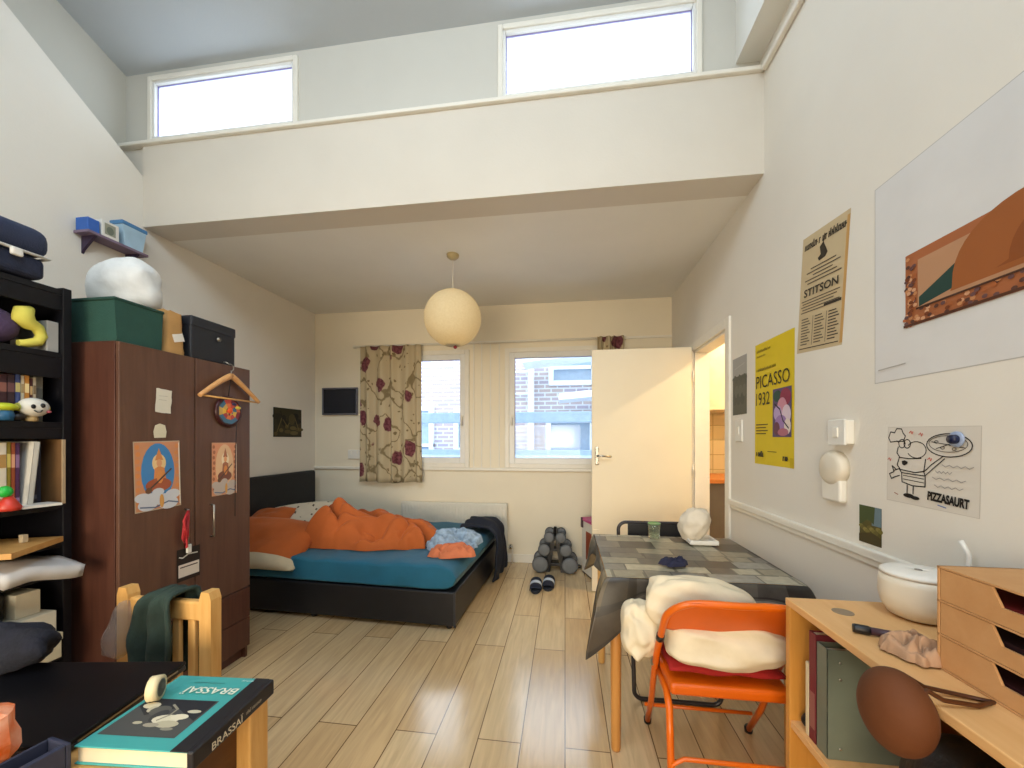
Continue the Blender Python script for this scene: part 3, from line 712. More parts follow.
m = thing('magazine_file', 'open brown board magazine file at right end of the third shelf', 'file', (-2.2, 1.355, 1.08))
b = MB(m.location); b.box((-2.33, 1.366, 1.0805), (-2.112, 1.3740, 1.352), .001); b.box((-2.33, 1.345, 1.0805), (-2.32, 1.366, 1.352), .001); b.box((-2.32, 1.345, 1.0805), (-2.12, 1.366, 1.084), .001); b.build('shell', wood('brown_board', '#6f5134', '#7d5e3c', stretch=(4, 4, 2)), m)
b = MB(m.location); b.box((-2.112, 1.364, 1.0805), (-2.108, 1.376, 1.352), .001); b.build('front_edge', mat('pale_board_edge', '#b29a78', rough=.7), m)
x = MB((-2.1, 1.28, 1.08)); x.prism([(-2.18, 1.21), (-2.085, 1.235), (-2.07, 1.34), (-2.16, 1.35)], 1.0695, 1.0795); x = x.build('paper_pad', M_white); x.location.z += .011; tag(x, 'white paper pad sticking out of the third shelf edge', 'paper')
t = thing('toy_ball_figure', 'bright green headed toy in red cape on the third shelf', 'toy', (-2.09, 1.185, 1.08)); o = t.location
b = MB(o); b.ball((-2.09, 1.185, 1.155), (.02, .021, .022), 18, 12); b.build('head', mat('bright_green_vinyl', '#1fae3c', rough=.4), t)
b = MB(o); b.lathe([(.03, 0), (.034, .012), (.012, .052), (0, .055)], (-2.09, 1.195, 1.0825), 20); b.build('cape', mat('scarlet_vinyl', '#c43a2a', rough=.4), t)

# --- plywood board, cube, papers
x = MB((-2.2, 1.2, .922)); x.prism([(-2.105, 1.366), (-1.965, 1.13), (-2.30, .98), (-2.43, 1.24)], .9215, .943); x = x.build('plywood_board', M_ply); tag(x, 'loose plywood board jutting out of the black shelf unit', 'board')
x = MB((-2.12, 1.255, .943)); x.box((-2.14, 1.25, .9435), (-2.12, 1.268, .975), .002); x = x.build('wooden_block', mat('pale_wood_block', '#b3a284', rough=.6)); tag(x, 'tiny pale wooden block standing on the plywood board', 'block')
p = MB((-2.15, 1.25, .797))
def paper(u, v):
    x_ = -2.40+.40*u; y_ = 1.13+.235*v
    return (x_, y_+.0, .846+.012*math.sin(v*5)-.05*max(0, u-.7)*(1+v)+.006*nz((u, v, 0), 4))
p.grid(16, 12, paper); b2 = p.build('paper_stack', mat('grey_white_paper', '#c6c4c2', rough=.6), solid=.05); tag(b2, 'sagging stack of white paper under the plywood board', 'paper')
# --- lower boxes
def carton(lo, hi, m, label, lidh=0, grp=None):
    t = thing('carton', label, 'box', ((lo[0]+hi[0])/2, (lo[1]+hi[1])/2, lo[2]), 0, grp)
    b = MB(t.location); b.box(lo, (hi[0], hi[1], hi[2]-lidh), .003); b.build('body', m, t)
    if lidh: b = MB(t.location); b.box((lo[0]-.003, lo[1]-.003, hi[2]-lidh), (hi[0]+.003, hi[1]+.003, hi[2]), .003); b.build('lid', m, t)
    return t
M_cream = mat('cream_card', '#c9c0a2', rough=.65); M_off = mat('off_white_card', '#cfc9b4', rough=.6)
carton((-2.42, 1.06, .4455), (-2.08, 1.345, .55), M_cream, 'large cream box at the bottom of two stacked boxes in shelf', .03)
carton((-2.42, 1.13, .5505), (-2.09, 1.335, .645), M_off, 'long off-white box stacked on the large cream box')
c = carton((-2.24, 1.235, .6455), (-2.13, 1.31, .74), M_off, 'small cream box standing on top of the stacked boxes'); 
x = MB((-2.2, 1.19, .6455)); x.lathe([(.03, 0), (.033, .01), (.033, .10), (.02, .125), (.012, .13)], (-2.18, 1.195, .6455), 18); x = x.build('dark_bottle', M_black); tag(x, 'dark bottle beside the small cream box in lower shelf', 'bottle')
c = thing('switch_box', 'white box with grey switches at the far left of lower shelf', 'box', (-2.1, 1.09, .6455-.095))
b = MB(c.location); b.box((-2.2, 1.06, .5505), (-2.06, 1.125, .74), .004); b.build('body', M_white, c)
for z in (.60, .64, .68): b = MB(c.location); b.box((-2.06, 1.08, z), (-2.054, 1.115, z+.018), .003); b.build('switch', mat_cache('#8f8c88'), c)

# ================================================================== desk, chair and what lies on it
DX0, DX1, DY_0, DY_1, DZT = -1.78, -.745, .30, .905, .72
t = thing('desk', 'pine desk in the left foreground under the teal book', 'desk', ((DX0+DX1)/2, (DY_0+DY_1)/2, 0)); o = t.location
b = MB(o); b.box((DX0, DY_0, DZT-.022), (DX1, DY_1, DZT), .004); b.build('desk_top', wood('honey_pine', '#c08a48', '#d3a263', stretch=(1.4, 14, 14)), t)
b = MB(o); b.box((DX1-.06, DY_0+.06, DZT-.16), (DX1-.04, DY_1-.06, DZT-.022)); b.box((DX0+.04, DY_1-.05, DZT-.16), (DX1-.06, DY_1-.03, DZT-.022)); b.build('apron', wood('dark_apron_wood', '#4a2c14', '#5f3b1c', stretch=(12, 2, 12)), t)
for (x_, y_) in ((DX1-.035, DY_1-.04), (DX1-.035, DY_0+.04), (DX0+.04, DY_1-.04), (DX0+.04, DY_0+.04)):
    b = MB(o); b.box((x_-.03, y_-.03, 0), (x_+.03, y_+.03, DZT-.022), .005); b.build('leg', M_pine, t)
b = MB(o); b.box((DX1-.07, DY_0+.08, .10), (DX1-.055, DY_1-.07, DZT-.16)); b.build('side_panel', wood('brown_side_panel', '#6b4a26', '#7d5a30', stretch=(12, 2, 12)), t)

# big teal book
t = thing('art_book', 'large teal art book with black spine lying on the desk corner', 'book', (-.845, .74, DZT), 0)
o = t.location
th_ = .036; zt = DZT+.002+th_
c0, c1, c2, c3 = (-.987, .862), (-.708, .862), (-.672, .598), (-.945, .628)   # far left, far right, near right, near left
# the book is a rectangle: work in its own axes
bk = Matrix.Translation((-.943, .628, DZT+.001)) @ Matrix.Rotation(R(4), 4, 'Z')
def B3(b): b.M = Matrix.Translation(-Vector(o)) @ bk; b.o = Vector((0, 0, 0)); return b
BW, BL = .233, .226
b = B3(MB()); b.box((.004, .004, .003), (BW-.004, BL-.004, th_-.003)); b.build('pages', mat_cache('#cfc4aa'), t)
b = B3(MB()); b.box((0, 0, 0), (BW, BL, .003), .001); b.box((0, 0, th_-.003), (BW, BL, th_), .001); b.build('cover', mat('teal_book_cloth', '#3f9c98', rough=.5, var=.04), t)
b = B3(MB()); b.box((BW-.002, -.001, 0), (BW+.012, BL+.001, th_+.0005), .004, 3); b.box((BW-.035, -.0005, th_-.001), (BW, BL+.0005, th_+.0006), .0005); b.build('spine', mat('black_book_cloth', '#16151a', rough=.5), t)
b = Sheet(); b.M = Matrix.Translation(-Vector(o)) @ bk @ Matrix.Translation((0, 0, th_+.0004)) @ Matrix.Diagonal((.86, .862, 1, 1))
b.rect(.012, .035, .205, .162, '#4a4a48', 0)
b.poly([(.015, .16), (.2, .16), (.2, .09), (.12, .13), (.06, .1), (.015, .13)], 1, '#26272c')
for (x_, y_, rx, ry, c_) in ((.045, .135, .022, .012, '#c9c0a6'), (.06, .122, .012, .012, '#b5ad96'), (.085, .118, .026, .018, '#55544f'), (.1, .1, .018, .022, '#3a3a3a'), (.128, .09, .034, .016, '#cfc6ab'), (.155, .1, .022, .01, '#d6cdb2'), (.145, .075, .03, .012, '#b2a98f'), (.175, .12, .018, .006, '#c9c0a6'), (.11, .07, .02, .007, '#9a9280'), (.07, .075, .012, .005, '#b2a98f'), (.16, .06, .016, .005, '#8a8474')):
    b.oval(x_, y_, rx, ry, c_, 2, 14)
b.stroke([(.1, .14), (.125, .125), (.125, .105), (.11, .085)], .005, '#8d8776', 3)
b.text('BRASSAÏ', .225, .209, .15, .031, '#d7dcc8', 2, rot=PI, bold=.012, shear=.08)
b.scribble(.20, .245, .035, .005, '#cfe0d8'); b.stroke([(.07, .232), (.16, .232)], .002, '#2f7c78', 2)
b.build('cover_print', M_print, t)
b = Sheet(); b.M = Matrix.Translation(-Vector(o)) @ bk @ Matrix((( 0, 0, 1, BW+.0122), (.86, 0, 0, 0), (0, 1, 0, 0), (0, 0, 0, 1)))
b.text('BRASSAÏ', .045, .008, .095, .019, '#d8cfb4', 1, bold=.01); b.build('spine_title', M_print, t)
b = Sheet(); b.M = Matrix.Translation(-Vector(o)) @ bk @ Matrix((( 0, 0, 1, BW+.0122), (.86, 0, 0, 0), (0, 1, 0, 0), (0, 0, 0, 1)))
b.scribble(.155, .013, .055, .008, '#a8a08c', 1); b.build('spine_subtitle', M_print, t)

# roll of tape on the book
t = thing('tape_roll', 'roll of masking tape standing on the teal book', 'tape', (-.925, .765, zt)); o = t.location
rt = Matrix.Rotation(R(118), 4, 'Z')
b = MB(); b.M = Matrix.Translation((0, 0, .026)) @ rt @ Matrix.Scale(.84, 4)
b.lathe([(.022, -.012), (.031, -.012), (.031, .012), (.022, .012), (.022, -.012)], (0, 0, 0), 30, axis='Y'); b.build('tape', mat('cream_masking_tape', '#d9c9a0', rough=.6), t)
b = MB(); b.M = Matrix.Translation((0, 0, .026)) @ rt @ Matrix.Scale(.84, 4)
b.lathe([(.020, -.0125), (.0225, -.0125), (.0225, .0125), (.020, .0125), (.020, -.0125)], (0, 0, 0), 30, axis='Y'); b.build('core', mat('grey_card_core', '#7a7468', rough=.7), t)
# closed black laptop
t = thing('laptop', 'large closed black laptop lying flat on the desk beside teal book', 'laptop', (-1.24, .76, DZT)); o = t.location
lm = Matrix.Translation((-1.235, .745, DZT)) @ Matrix.Rotation(R(8.5), 4, 'Z')
def LM(): b = MB(); b.M = Matrix.Translation(-Vector(o)) @ lm; return b
b = LM(); b.box((-.24, -.145, .002), (.235, .15, .016), .005, 3); b.build('base', mat('black_metal_base', '#18181d', rough=.4), t)
b = LM(); b.box((-.24, -.145, .0165), (.235, .15, .026), .004, 3); b.build('lid', mat('black_lid', '#08080c', rough=.38, var=.3, scale=8, spec=.25), t)
b = LM(); b.box((-.2, -.1455, .015), (.1, -.144, .0175)); b.box((.2345, -.12, .014), (.2365, .12, .0175)); b.build('trim_edge', M_metal, t)
# navy bag slumped on desk
b = MB((-1.56, .84, DZT)); 
def slump(q):
    k = 1+.38*nz(q, 11, 5)+.2*nz(q, 24, 1); return Vector((q.x*k, q.y*k, max(-.058, q.z*k)))
b.ball((-1.56, .85, DZT+.06), (.20, .075, .07), 36, 20, fn=slump)
x = b.build('fabric_bag', mat('navy_canvas', '#10121f', rough=.95, var=.4, scale=18, bump=.3, bscale=100)); tag(x, 'slumped navy fabric bag at the back of the desk', 'bag')
# salt lamp
t = thing('salt_lamp', 'rough orange salt lamp on the desk in lower left corner', 'lamp', (-1.06, .555, DZT)); o = t.location
def salt():
    m, nt, bb = _new('orange_rock_salt'); N = nt.nodes; L = nt.links
    tc = N.new('ShaderNodeTexCoord'); n_ = N.new('ShaderNodeTexNoise'); n_.inputs['Scale'].default_value = 22; n_.inputs['Detail'].default_value = 5
    L.new(tc.outputs['Object'], n_.inputs['Vector']); cr = N.new('ShaderNodeValToRGB')
    cr.color_ramp.elements[0].position = .35; cr.color_ramp.elements[1].position = .7
    cr.color_ramp.elements[0].color = (*lin('#d9621c'), 1); cr.color_ramp.elements[1].color = (*lin('#f0b090'), 1)
    L.new(n_.outputs['Fac'], cr.inputs[0]); L.new(cr.outputs[0], bb.inputs['Base Color']); bb.inputs['Roughness'].default_value = .4
    bb.inputs['Subsurface Weight'].default_value = .3; bb.inputs['Subsurface Radius'].default_value = (.05, .02, .01)
    L.new(cr.outputs[0], bb.inputs['Emission Color']); bb.inputs['Emission Strength'].default_value = .12
    return m
def rock(q):
    d = q.normalized(); k = 1+.22*nz(d, 1.7, 9)+.08*nz(d, 4, 3)
    q = Vector((q.x*k, q.y*k, q.z*k)); q.z = max(q.z, -.055); return q
b = MB(o); b.ball((-1.06, .555, DZT+.075), (.06, .056, .078), 16, 10, fn=rock)
b.build('salt_rock', salt(), t, smooth=False)
b = MB(o); b.lathe([(0, 0), (.05, 0), (.052, .016), (.046, .02), (0, .02)], (-1.06, .555, DZT+.001), 24); b.build('base', M_pine, t)
# navy box with open top in the very foreground
t = thing('open_box', 'dark navy open topped box at the bottom left corner of desk', 'box', (-.95, .49, DZT)); o = t.location
bm_ = Matrix.Translation((-.938, .617, DZT)) @ Matrix.Rotation(R(-8), 4, 'Z')
b = MB(); b.M = Matrix.Translation(-Vector(o)) @ bm_
b.box((-.05, -.25, .001), (.008, .0, .006)); b.box((-.05, -.008, .006), (.008, 0, .055), .002); b.box((-.004, -.25, .006), (.008, -.008, .055), .002); b.box((-.05, -.25, .006), (-.044, -.008, .055), .002); b.box((-.044, -.25, .006), (-.004, -.244, .055), .002)
b.build('tray', mat('navy_board', '#262b40', rough=.6), t)

# desk chair of pale pine
t = thing('wooden_chair', 'pale pine slat-back chair behind the desk with jacket over it', 'chair', (-1.34, 1.0, 0)); o = t.location
CX0, CX1, CY = -1.50, -1.18, 1.15
for x_ in (CX0, CX1):
    b = MB(o); b.prism([(x_-.022, 0), (x_+.022, 0), (x_+.022, .82), (x_+.014, .845), (x_-.014, .845), (x_-.022, .82)], CY-.02, CY+.02, axis='Y'); b.build('back_post', M_pine, t)
b = MB(o); b.box((CX0+.02, CY-.014, .745), (CX1-.02, CY+.014, .81), .006); b.build('top_rail', M_pine, t)
b = MB(o); b.box((CX0+.02, CY-.012, .47), (CX1-.02, CY+.012, .51), .005); b.build('lower_rail', M_pine, t)
for x_ in (-1.425, -1.365, -1.305, -1.245):
    b = MB(o); b.box((x_-.014, CY-.008, .50), (x_+.014, CY+.008, .75), .004); b.build('slat', M_pine, t)
b = MB(o); b.box((CX0-.02, CY-.36, .425), (CX1+.02, CY-.02, .45), .008); b.build('seat', M_pine, t)
for x_ in (CX0, CX1):
    b = MB(o); b.box((x_-.02, CY-.35, 0), (x_+.02, CY-.31, .425), .005); b.build('front_leg', M_pine, t)
b = MB(o); b.box((CX0, CY-.34, .36), (CX1, CY-.32, .42)); b.box((CX0-.01, CY-.34, .36), (CX0+.01, CY, .42)); b.box((CX1-.01, CY-.34, .36), (CX1+.01, CY, .42)); b.build('apron', M_pine, t)
# jacket
b = MB((-1.37, 1.15, .80))
def jacket(u, v):
    # v runs from the front hem over the rail to the back hem
    s = (v-.46)*1.0; wdt = .062+.02*math.sin(v*9)+.012*(1-v)
    x_ = -1.34+.03*v+(u-.5)*2*wdt*(1.0-.15*math.cos(v*3)) + (.03*(v-.4))
    L_ = .62*s
    r = .03
    if abs(L_) < r*1.5: a = L_/r; y_ = CY+.032*math.sin(a); z_ = .822+.016*math.cos(a)
    else:
        sg = 1 if L_ > 0 else -1; y_ = CY+sg*.034; z_ = .822-(abs(L_)-r*1.5)
    f = .012*math.sin(u*14+v*3)+.010*nz((u*3, v*5, 0), 1.5)
    return (x_, y_-(.016+f if L_ < 0 else -(.012+f)), z_+(.006*math.sin(u*9) if abs(L_) < .05 else 0)+.02*nz((u*2, v, 3), 2))
b.grid(26, 40, jacket); x = b.build('jacket', mat('dark_green_cloth', '#22332c', rough=.9, var=.2, scale=20, bump=.3, bscale=120), solid=.012); tag(x, 'dark green jacket slung over the pine chair back', 'jacket')
# thin plastic bag on the chair's left post
b = MB((CX0, 1.12, .82))
def pbag(u, v):
    a = 2*PI*u; k = .42+.72*math.sin(min(1, v*1.15)*PI*.62)+.18*nz((math.cos(a)*2, math.sin(a)*2, v*4), 1)
    if v > .9: k *= max(.15, 1-(v-.9)*8)
    return (CX0+.008-.035*v+.04*k*math.cos(a), CY-.012+.038*k*math.sin(a)+.0, .80-.20*v+.012*nz((u*4, v*4, 2), 1))
b.grid(24, 18, pbag, closed_u=True)
x = b.build('plastic_bag', mat('thin_milky_plastic', '#a89a90', rough=.3, alpha=.42, bump=.4, bscale=30)); tag(x, 'thin milky plastic bag hung over the left post of pine chair', 'bag')
# ================================================================== bed
BRZ = R(-2.5); BL_, BW_ = 2.15, 1.43
BO = Vector((-2.914, 2.732, 0))
bed = thing('bed', 'black divan double bed with tall headboard and teal sheet against left wall', 'bed', BO, BRZ)
bedM = Matrix.Translation(BO) @ Matrix.Rotation(BRZ, 4, 'Z')
def bw(x, y, z): return bedM @ Vector((x, y, z))
M_bedb = mat('black_faux_leather', '#121318', rough=.42, var=.2, scale=10, bump=.1, bscale=160)
b = MB(); b.box((0, 0, .035), (BL_, BW_, .275), .012, 3); b.build('base', M_bedb, bed)
b = MB(); b.box((BL_-.012, -.002, .03), (BL_+.004, .012, .28), .003); b.build('corner_trim', mat('dark_corner_trim', '#2c2d33', rough=.35), bed)
for (x, y) in ((.1, .06), (1.0, .06), (BL_-.06, .06), (.1, BW_-.06), (BL_-.06, BW_-.06)):
    b = MB(); b.lathe([(.02, 0), (.024, .008), (.02, .036)], (x, y, 0), 14); b.build('leg', M_black, bed)
b = MB(); b.prism([(-.03, .0), (.035, 0), (-.01, BW_-.025), (-.075, BW_-.025)], 0, 1.0); bmesh.ops.bevel(b.bm, geom=list(b.bm.edges), offset=.01, segments=2, affect='EDGES'); b.build('headboard', mat('black_headboard', '#14161c', rough=.55, var=.2, bump=.15, bscale=120), bed)
# mattress wrapped in a teal fitted sheet: rounded slab with slack creases
MX0, MX1, MY0, MY1, MZ0, MZ1 = .045, BL_+.004, -.004, BW_-.004, .2765, .465
def slab(u, v):
    # u around the section across the bed, v along the bed
    hw = (MY1-MY0)/2; hh = (MZ1-MZ0)/2; a = 2*PI*u
    ca, sa = math.cos(a), math.sin(a); e = .17
    y = math.copysign(abs(ca)**e, ca); z = math.copysign(abs(sa)**e, sa)
    t = v*2-1; k = (1-abs(t)**26)**.5 if abs(t) < 1 else 0
    k = max(k, .0)
    ky = 1-.03*(1-k); kz = max(.02, k)
    x = (MX0+MX1)/2+(MX1-MX0)/2*t
    w = .006*nz((x*2.2, y*2, 1), 1.6)+.004*math.sin(x*22+y*5+3*nz((x, y, 0), 2))*max(0, z)
    if z < .6: w = .012*nz((x*6, z*1.2, 4), 1)
    return (x, (MY0+MY1)/2+hw*y*ky+(w if abs(ca) > .9 else 0), (MZ0+MZ1)/2+hh*z*kz+(w if z > .6 else 0))
def teal_mat():
    return mat('teal_cotton', '#12607c', rough=.75, var=.10, scale=5, bump=.6, bscale=9, sheen=.1)
b = MB(); b.grid(72, 90, slab, closed_u=True); b.build('mattress', teal_mat(), bed)

# ---- pillows: two domed faces meeting in a pinched seam
def pillow(name, A, B_, H, label, mats, split=None, seed=0, flange=0, group=None, cat='pillow'):
    """pillow centred on its own origin"""
    b = MB(); n = 26
    def half(sg):
        def f(u, v):
            s, t = u*2-1, v*2-1
            k = max(0, (1-abs(s)**3.2)*(1-abs(t)**3.2))**.55
            pin = 1-.10*(abs(s)**2)*(1-abs(t)**2) if False else 1
            x = A*s*(1-.07*(1-abs(s*t))*abs(t)**2*.8); y = B_*t*(1-.07*(1-abs(s*t))*abs(s)**2*.8)
            wr = .05*nz((s*1.7+seed, t*1.7, sg), 1.3)+.025*nz((s*4+seed, t*4, sg), 1.2)
            return (x, y, sg*H*k*(1+wr*2.4)+.012*nz((s*2, t*2, seed), 1))
        return f
    b.grid(n, n, half(1), mi=0)
    if split:
        for f in b.bm.faces:
            if f.calc_center_median().y < -B_*split: f.material_index = 1
    b.grid(n, n, half(-1), mi=1 if len(mats) > 1 else 0)
    bmesh.ops.remove_doubles(b.bm, verts=b.bm.verts, dist=.0008)
    o = b.build(name, mats); tag(o, label, cat, group); return o
def place(o, p, rx=0, ry=0, rz=0): o.location = p; o.rotation_euler = (rx, ry, rz); return o
M_orange = mat('orange_cotton', '#b55a1e', rough=.8, var=.10, scale=6, bump=.3, bscale=18, sheen=.1)
M_ivory = mat('ivory_cotton', '#d6c7a6', rough=.85, var=.06, bump=.25, bscale=25)
def dash_mat():
    m, nt, bb = _new('dashed_print_cotton'); N = nt.nodes; L = nt.links
    tc = N.new('ShaderNodeTexCoord'); mp = N.new('ShaderNodeMapping'); mp.inputs['Scale'].default_value = (1, .55, 1); mp.inputs['Rotation'].default_value = (0, 0, R(20)); L.new(tc.outputs['Object'], mp.inputs[0])
    vo = N.new('ShaderNodeTexVoronoi'); vo.inputs['Scale'].default_value = 24; vo.distance = 'CHEBYCHEV'; L.new(mp.outputs[0], vo.inputs['Vector'])
    cr = N.new('ShaderNodeValToRGB'); cr.color_ramp.interpolation = 'CONSTANT'; cr.color_ramp.elements[0].color = (*lin('#55483a'), 1); cr.color_ramp.elements[1].color = (*lin('#cfc5b0'), 1); cr.color_ramp.elements[1].position = .2
    L.new(vo.outputs['Distance'], cr.inputs[0]); L.new(cr.outputs[0], bb.inputs['Base Color']); bb.inputs['Roughness'].default_value = .85
    return m
place(pillow('pillow', .36, .25, .095, 'large orange pillow with cream underside at front of the bed head', [M_orange, M_ivory], seed=3, split=.70), (-2.39, 2.83, .525), R(33), R(4), R(5))
place(pillow('pillow', .21, .14, .075, 'orange pillow propped against headboard behind the large orange pillow', [M_orange], seed=8), (-2.68, 3.19, .62), R(30), R(-8), R(-4))
place(pillow('pillow', .29, .22, .075, 'cream pillow with small dark dashes leaning near the headboard', [dash_mat()], seed=5), (-2.42, 3.34, .605), R(32), R(-4), R(24))

# ---- orange duvet, thrown in a rumpled heap along the bed
def rumple(cx, cy, ax, ay, h, z0, n=56, rot=0, seed=0, folds=9, outline=.18, sharp=1.0, prof=None, EX=.62):
    """heap of cloth over an uneven oval footprint with rounded folds running across it"""
    b = MB((cx, cy, z0)); cr, sr = math.cos(rot), math.sin(rot)
    def f(u, v):
        a = 2*PI*u; rr = v
        ex = EX
        px_ = math.copysign(abs(math.cos(a))**ex, math.cos(a)); py_ = math.copysign(abs(math.sin(a))**ex, math.sin(a))
        ol = 1+outline*nz((math.cos(a)*1.6, math.sin(a)*1.6, seed), 1.2)+outline*.5*nz((math.cos(a)*4, math.sin(a)*4, seed+2), 1.2)
        lx, ly = ax*px_*rr*ol, ay*py_*rr*ol
        q = Vector((lx/ax, ly/ay, seed))
        w = nz(q, 1.5, 1)*1.2
        ridge = abs(math.sin(folds*(q.x*.55+q.y*.55)+w*3.2))**.8
        ridge2 = abs(math.sin(folds*.8*(q.y*1.1-q.x*.3)+w*2.6+1.3))**.8
        env = max(0, 1-rr**5)**.5
        ridge3 = abs(math.sin(2.6*folds*(q.x*.6-q.y*.5)+w*4+2))**.7
        hh = h*(.06+.58*ridge**sharp+.34*ridge2**sharp+.14*ridge3+.40*nz(q, 1.7, 4))
        if prof: hh *= prof(q.x, q.y)
        z = max(.0, hh)*env+.004
        return (cx+lx*cr-ly*sr, cy+lx*sr+ly*cr, z0+z)
    b.grid(n*2, n//2+4, f, closed_u=True)
    bmesh.ops.remove_doubles(b.bm, verts=b.bm.verts, dist=.0005)
    return b
b = rumple(-1.62, 3.15, (.57), .27, .24, .468, 90, R(8), 4, 5.0, .42, .62, lambda x, y: 1.0-.12*max(0, x)+.2*math.exp(-((x+.5)/.3)**2), EX=.8)
x = b.build('duvet', M_orange, sub=1); tag(x, 'rumpled orange duvet heaped across the middle of the bed', 'duvet')
M_lblue = mat('pale_blue_check', '#93a9bf', rough=.85, var=.3, scale=26, bump=.3, bscale=60)
b = rumple(-.925, 3.17, .22, .21, .11, .468, 44, R(10), 9, 7, .25, .9)
x = b.build('shirt', M_lblue, sub=1); tag(x, 'pale blue patterned shirt crumpled at the foot of the bed', 'shirt')
b = rumple(-.86, 2.905, .175, .12, .075, .468, 40, R(14), 14, 6, .22, .9)
x = b.build('cloth', mat('coral_cotton', '#cc744c', rough=.8, bump=.3, bscale=30), sub=1); tag(x, 'coral orange cloth lying in front of the pale blue shirt', 'cloth')
# navy coat slung over the back foot corner
b = MB((-.72, 3.85, .47))
def coat(u, v):
    y = 3.52+.50*v+.03*math.sin(u*7)
    L_ = .78*u                                  # run across the mattress, over the edge and down
    if L_ < .24: x_, z_ = -.98+L_, .515
    elif L_ < .32: t = (L_-.24)/.08*PI/2; x_, z_ = -.74+.07*math.sin(t), .445+.07*math.cos(t)
    else: x_, z_ = -.665+.02*math.sin((L_-.32)*6), .445-(L_-.32)*.92
    n_ = .03*nz((u*3, v*3, 2), 1.3)+.016*math.sin(v*17+u*4)
    up = max(0, 1-abs(u-.2)*3)
    return (x_+(n_+.012 if L_ > .3 else 0)-(BO.y-2.732)+.06*v*0.2, y, z_+(n_+.045*up*math.sin(v*PI) if L_ <= .32 else 0))
b.grid(40, 34, coat); x = b.build('coat', mat('navy_wool', '#141a2a', rough=.9, var=.25, bump=.3, bscale=90), solid=.022, sub=1); tag(x, 'dark navy coat hanging over the far foot corner of bed', 'coat')

# ================================================================== back wall: radiator, curtains, pictures, lantern
t = thing('radiator', 'white panel radiator under the windows behind the bed', 'radiator', (-1.23, 4.2, .12)); o = t.location
M_rad = mat('radiator_enamel', '#ded8c8', rough=.4, var=.02)
b = MB(o); b.box((-1.84, 4.165, .13), (-.625, 4.215, .655), .012, 3)
b.build('panel', M_rad, t)
b = MB(o)
for i in range(34): b.box((-1.82+i*.0352, 4.160, .165), (-1.80+i*.0352, 4.168, .62), .003)
b.build('ribs', M_rad, t)
for x_ in (-1.7, -.75): b = MB(o); b.box((x_, 4.215, .3), (x_+.03, 4.249, .6)); b.build('bracket', M_rad, t)
b = MB(o); b.tube([(-.63, 4.19, .18), (-.57, 4.19, .18), (-.57, 4.19, 0)], .009); b.build('pipe', M_trim, t)
b = MB(o); b.lathe([(.018, 0), (.02, .02), (.014, .05)], (-.585, 4.19, .16), 14); b.build('valve', M_chrome, t)

def floral(name, c0, leaf, flower, flower2):
    """woven fabric printed with burgundy blooms and curling olive stems (procedural, in fabric coordinates)"""
    m, nt, bb = _new(name); N = nt.nodes; L = nt.links
    tc = N.new('ShaderNodeUVMap'); tc.uv_map = 'UVMap'
    def noise_(sc, det=2, vec=None):
        n_ = N.new('ShaderNodeTexNoise'); n_.inputs['Scale'].default_value = sc; n_.inputs['Detail'].default_value = det; L.new(vec or tc.outputs[0], n_.inputs['Vector']); return n_
    def ramp(src, stops):
        r_ = N.new('ShaderNodeValToRGB'); r_.color_ramp.interpolation = 'LINEAR'
        while len(r_.color_ramp.elements) < len(stops): r_.color_ramp.elements.new(.5)
        for e, (p_, c_) in zip(r_.color_ramp.elements, stops): e.position = p_; e.color = (c_, c_, c_, 1)
        L.new(src, r_.inputs[0]); return r_.outputs[0]
    def mixc(fac, a, b_):
        x_ = N.new('ShaderNodeMix'); x_.data_type = 'RGBA'
        L.new(fac, x_.inputs[0])
        for s_, v_ in ((6, a), (7, b_)):
            if isinstance(v_, str): x_.inputs[s_].default_value = (*lin(v_), 1)
            else: L.new(v_, x_.inputs[s_])
        return x_.outputs[2]
    # distort coordinates for organic edges
    ds = noise_(9, 3); ad = N.new('ShaderNodeMix'); ad.data_type = 'RGBA'; ad.blend_type = 'ADD'; ad.inputs[0].default_value = .10
    L.new(tc.outputs[0], ad.inputs[6]); L.new(ds.outputs['Color'], ad.inputs[7])
    vec = ad.outputs[2]
    wv = noise_(4.2, 0, vec); stems = ramp(wv.outputs['Fac'], [(.0, 0), (.455, 0), (.475, .9), (.505, .9), (.525, 0)])
    vl = N.new('ShaderNodeTexVoronoi'); vl.inputs['Scale'].default_value = 11; L.new(vec, vl.inputs['Vector']); leaves = ramp(vl.outputs['Distance'], [(0, 1), (.16, 1), (.2, 0), (1, 0)])
    vf = N.new('ShaderNodeTexVoronoi'); vf.inputs['Scale'].default_value = 3.2; vf.inputs['Randomness'].default_value = .75; L.new(vec, vf.inputs['Vector']); fl = ramp(vf.outputs['Distance'], [(0, 1), (.27, 1), (.30, 0), (1, 0)])
    pet = noise_(34, 2); petal = ramp(pet.outputs['Fac'], [(.4, 0), (.6, 1)])
    c = mixc(stems, c0, leaf); c = mixc(leaves, c, leaf); fc = mixc(petal, flower, flower2); c = mixc(fl, c, fc)
    L.new(c, bb.inputs['Base Color']); bb.inputs['Roughness'].default_value = .9
    return m
M_floral = floral('floral_curtain_fabric', '#bcab8a', '#7a6a48', '#5c2a32', '#7d464b')
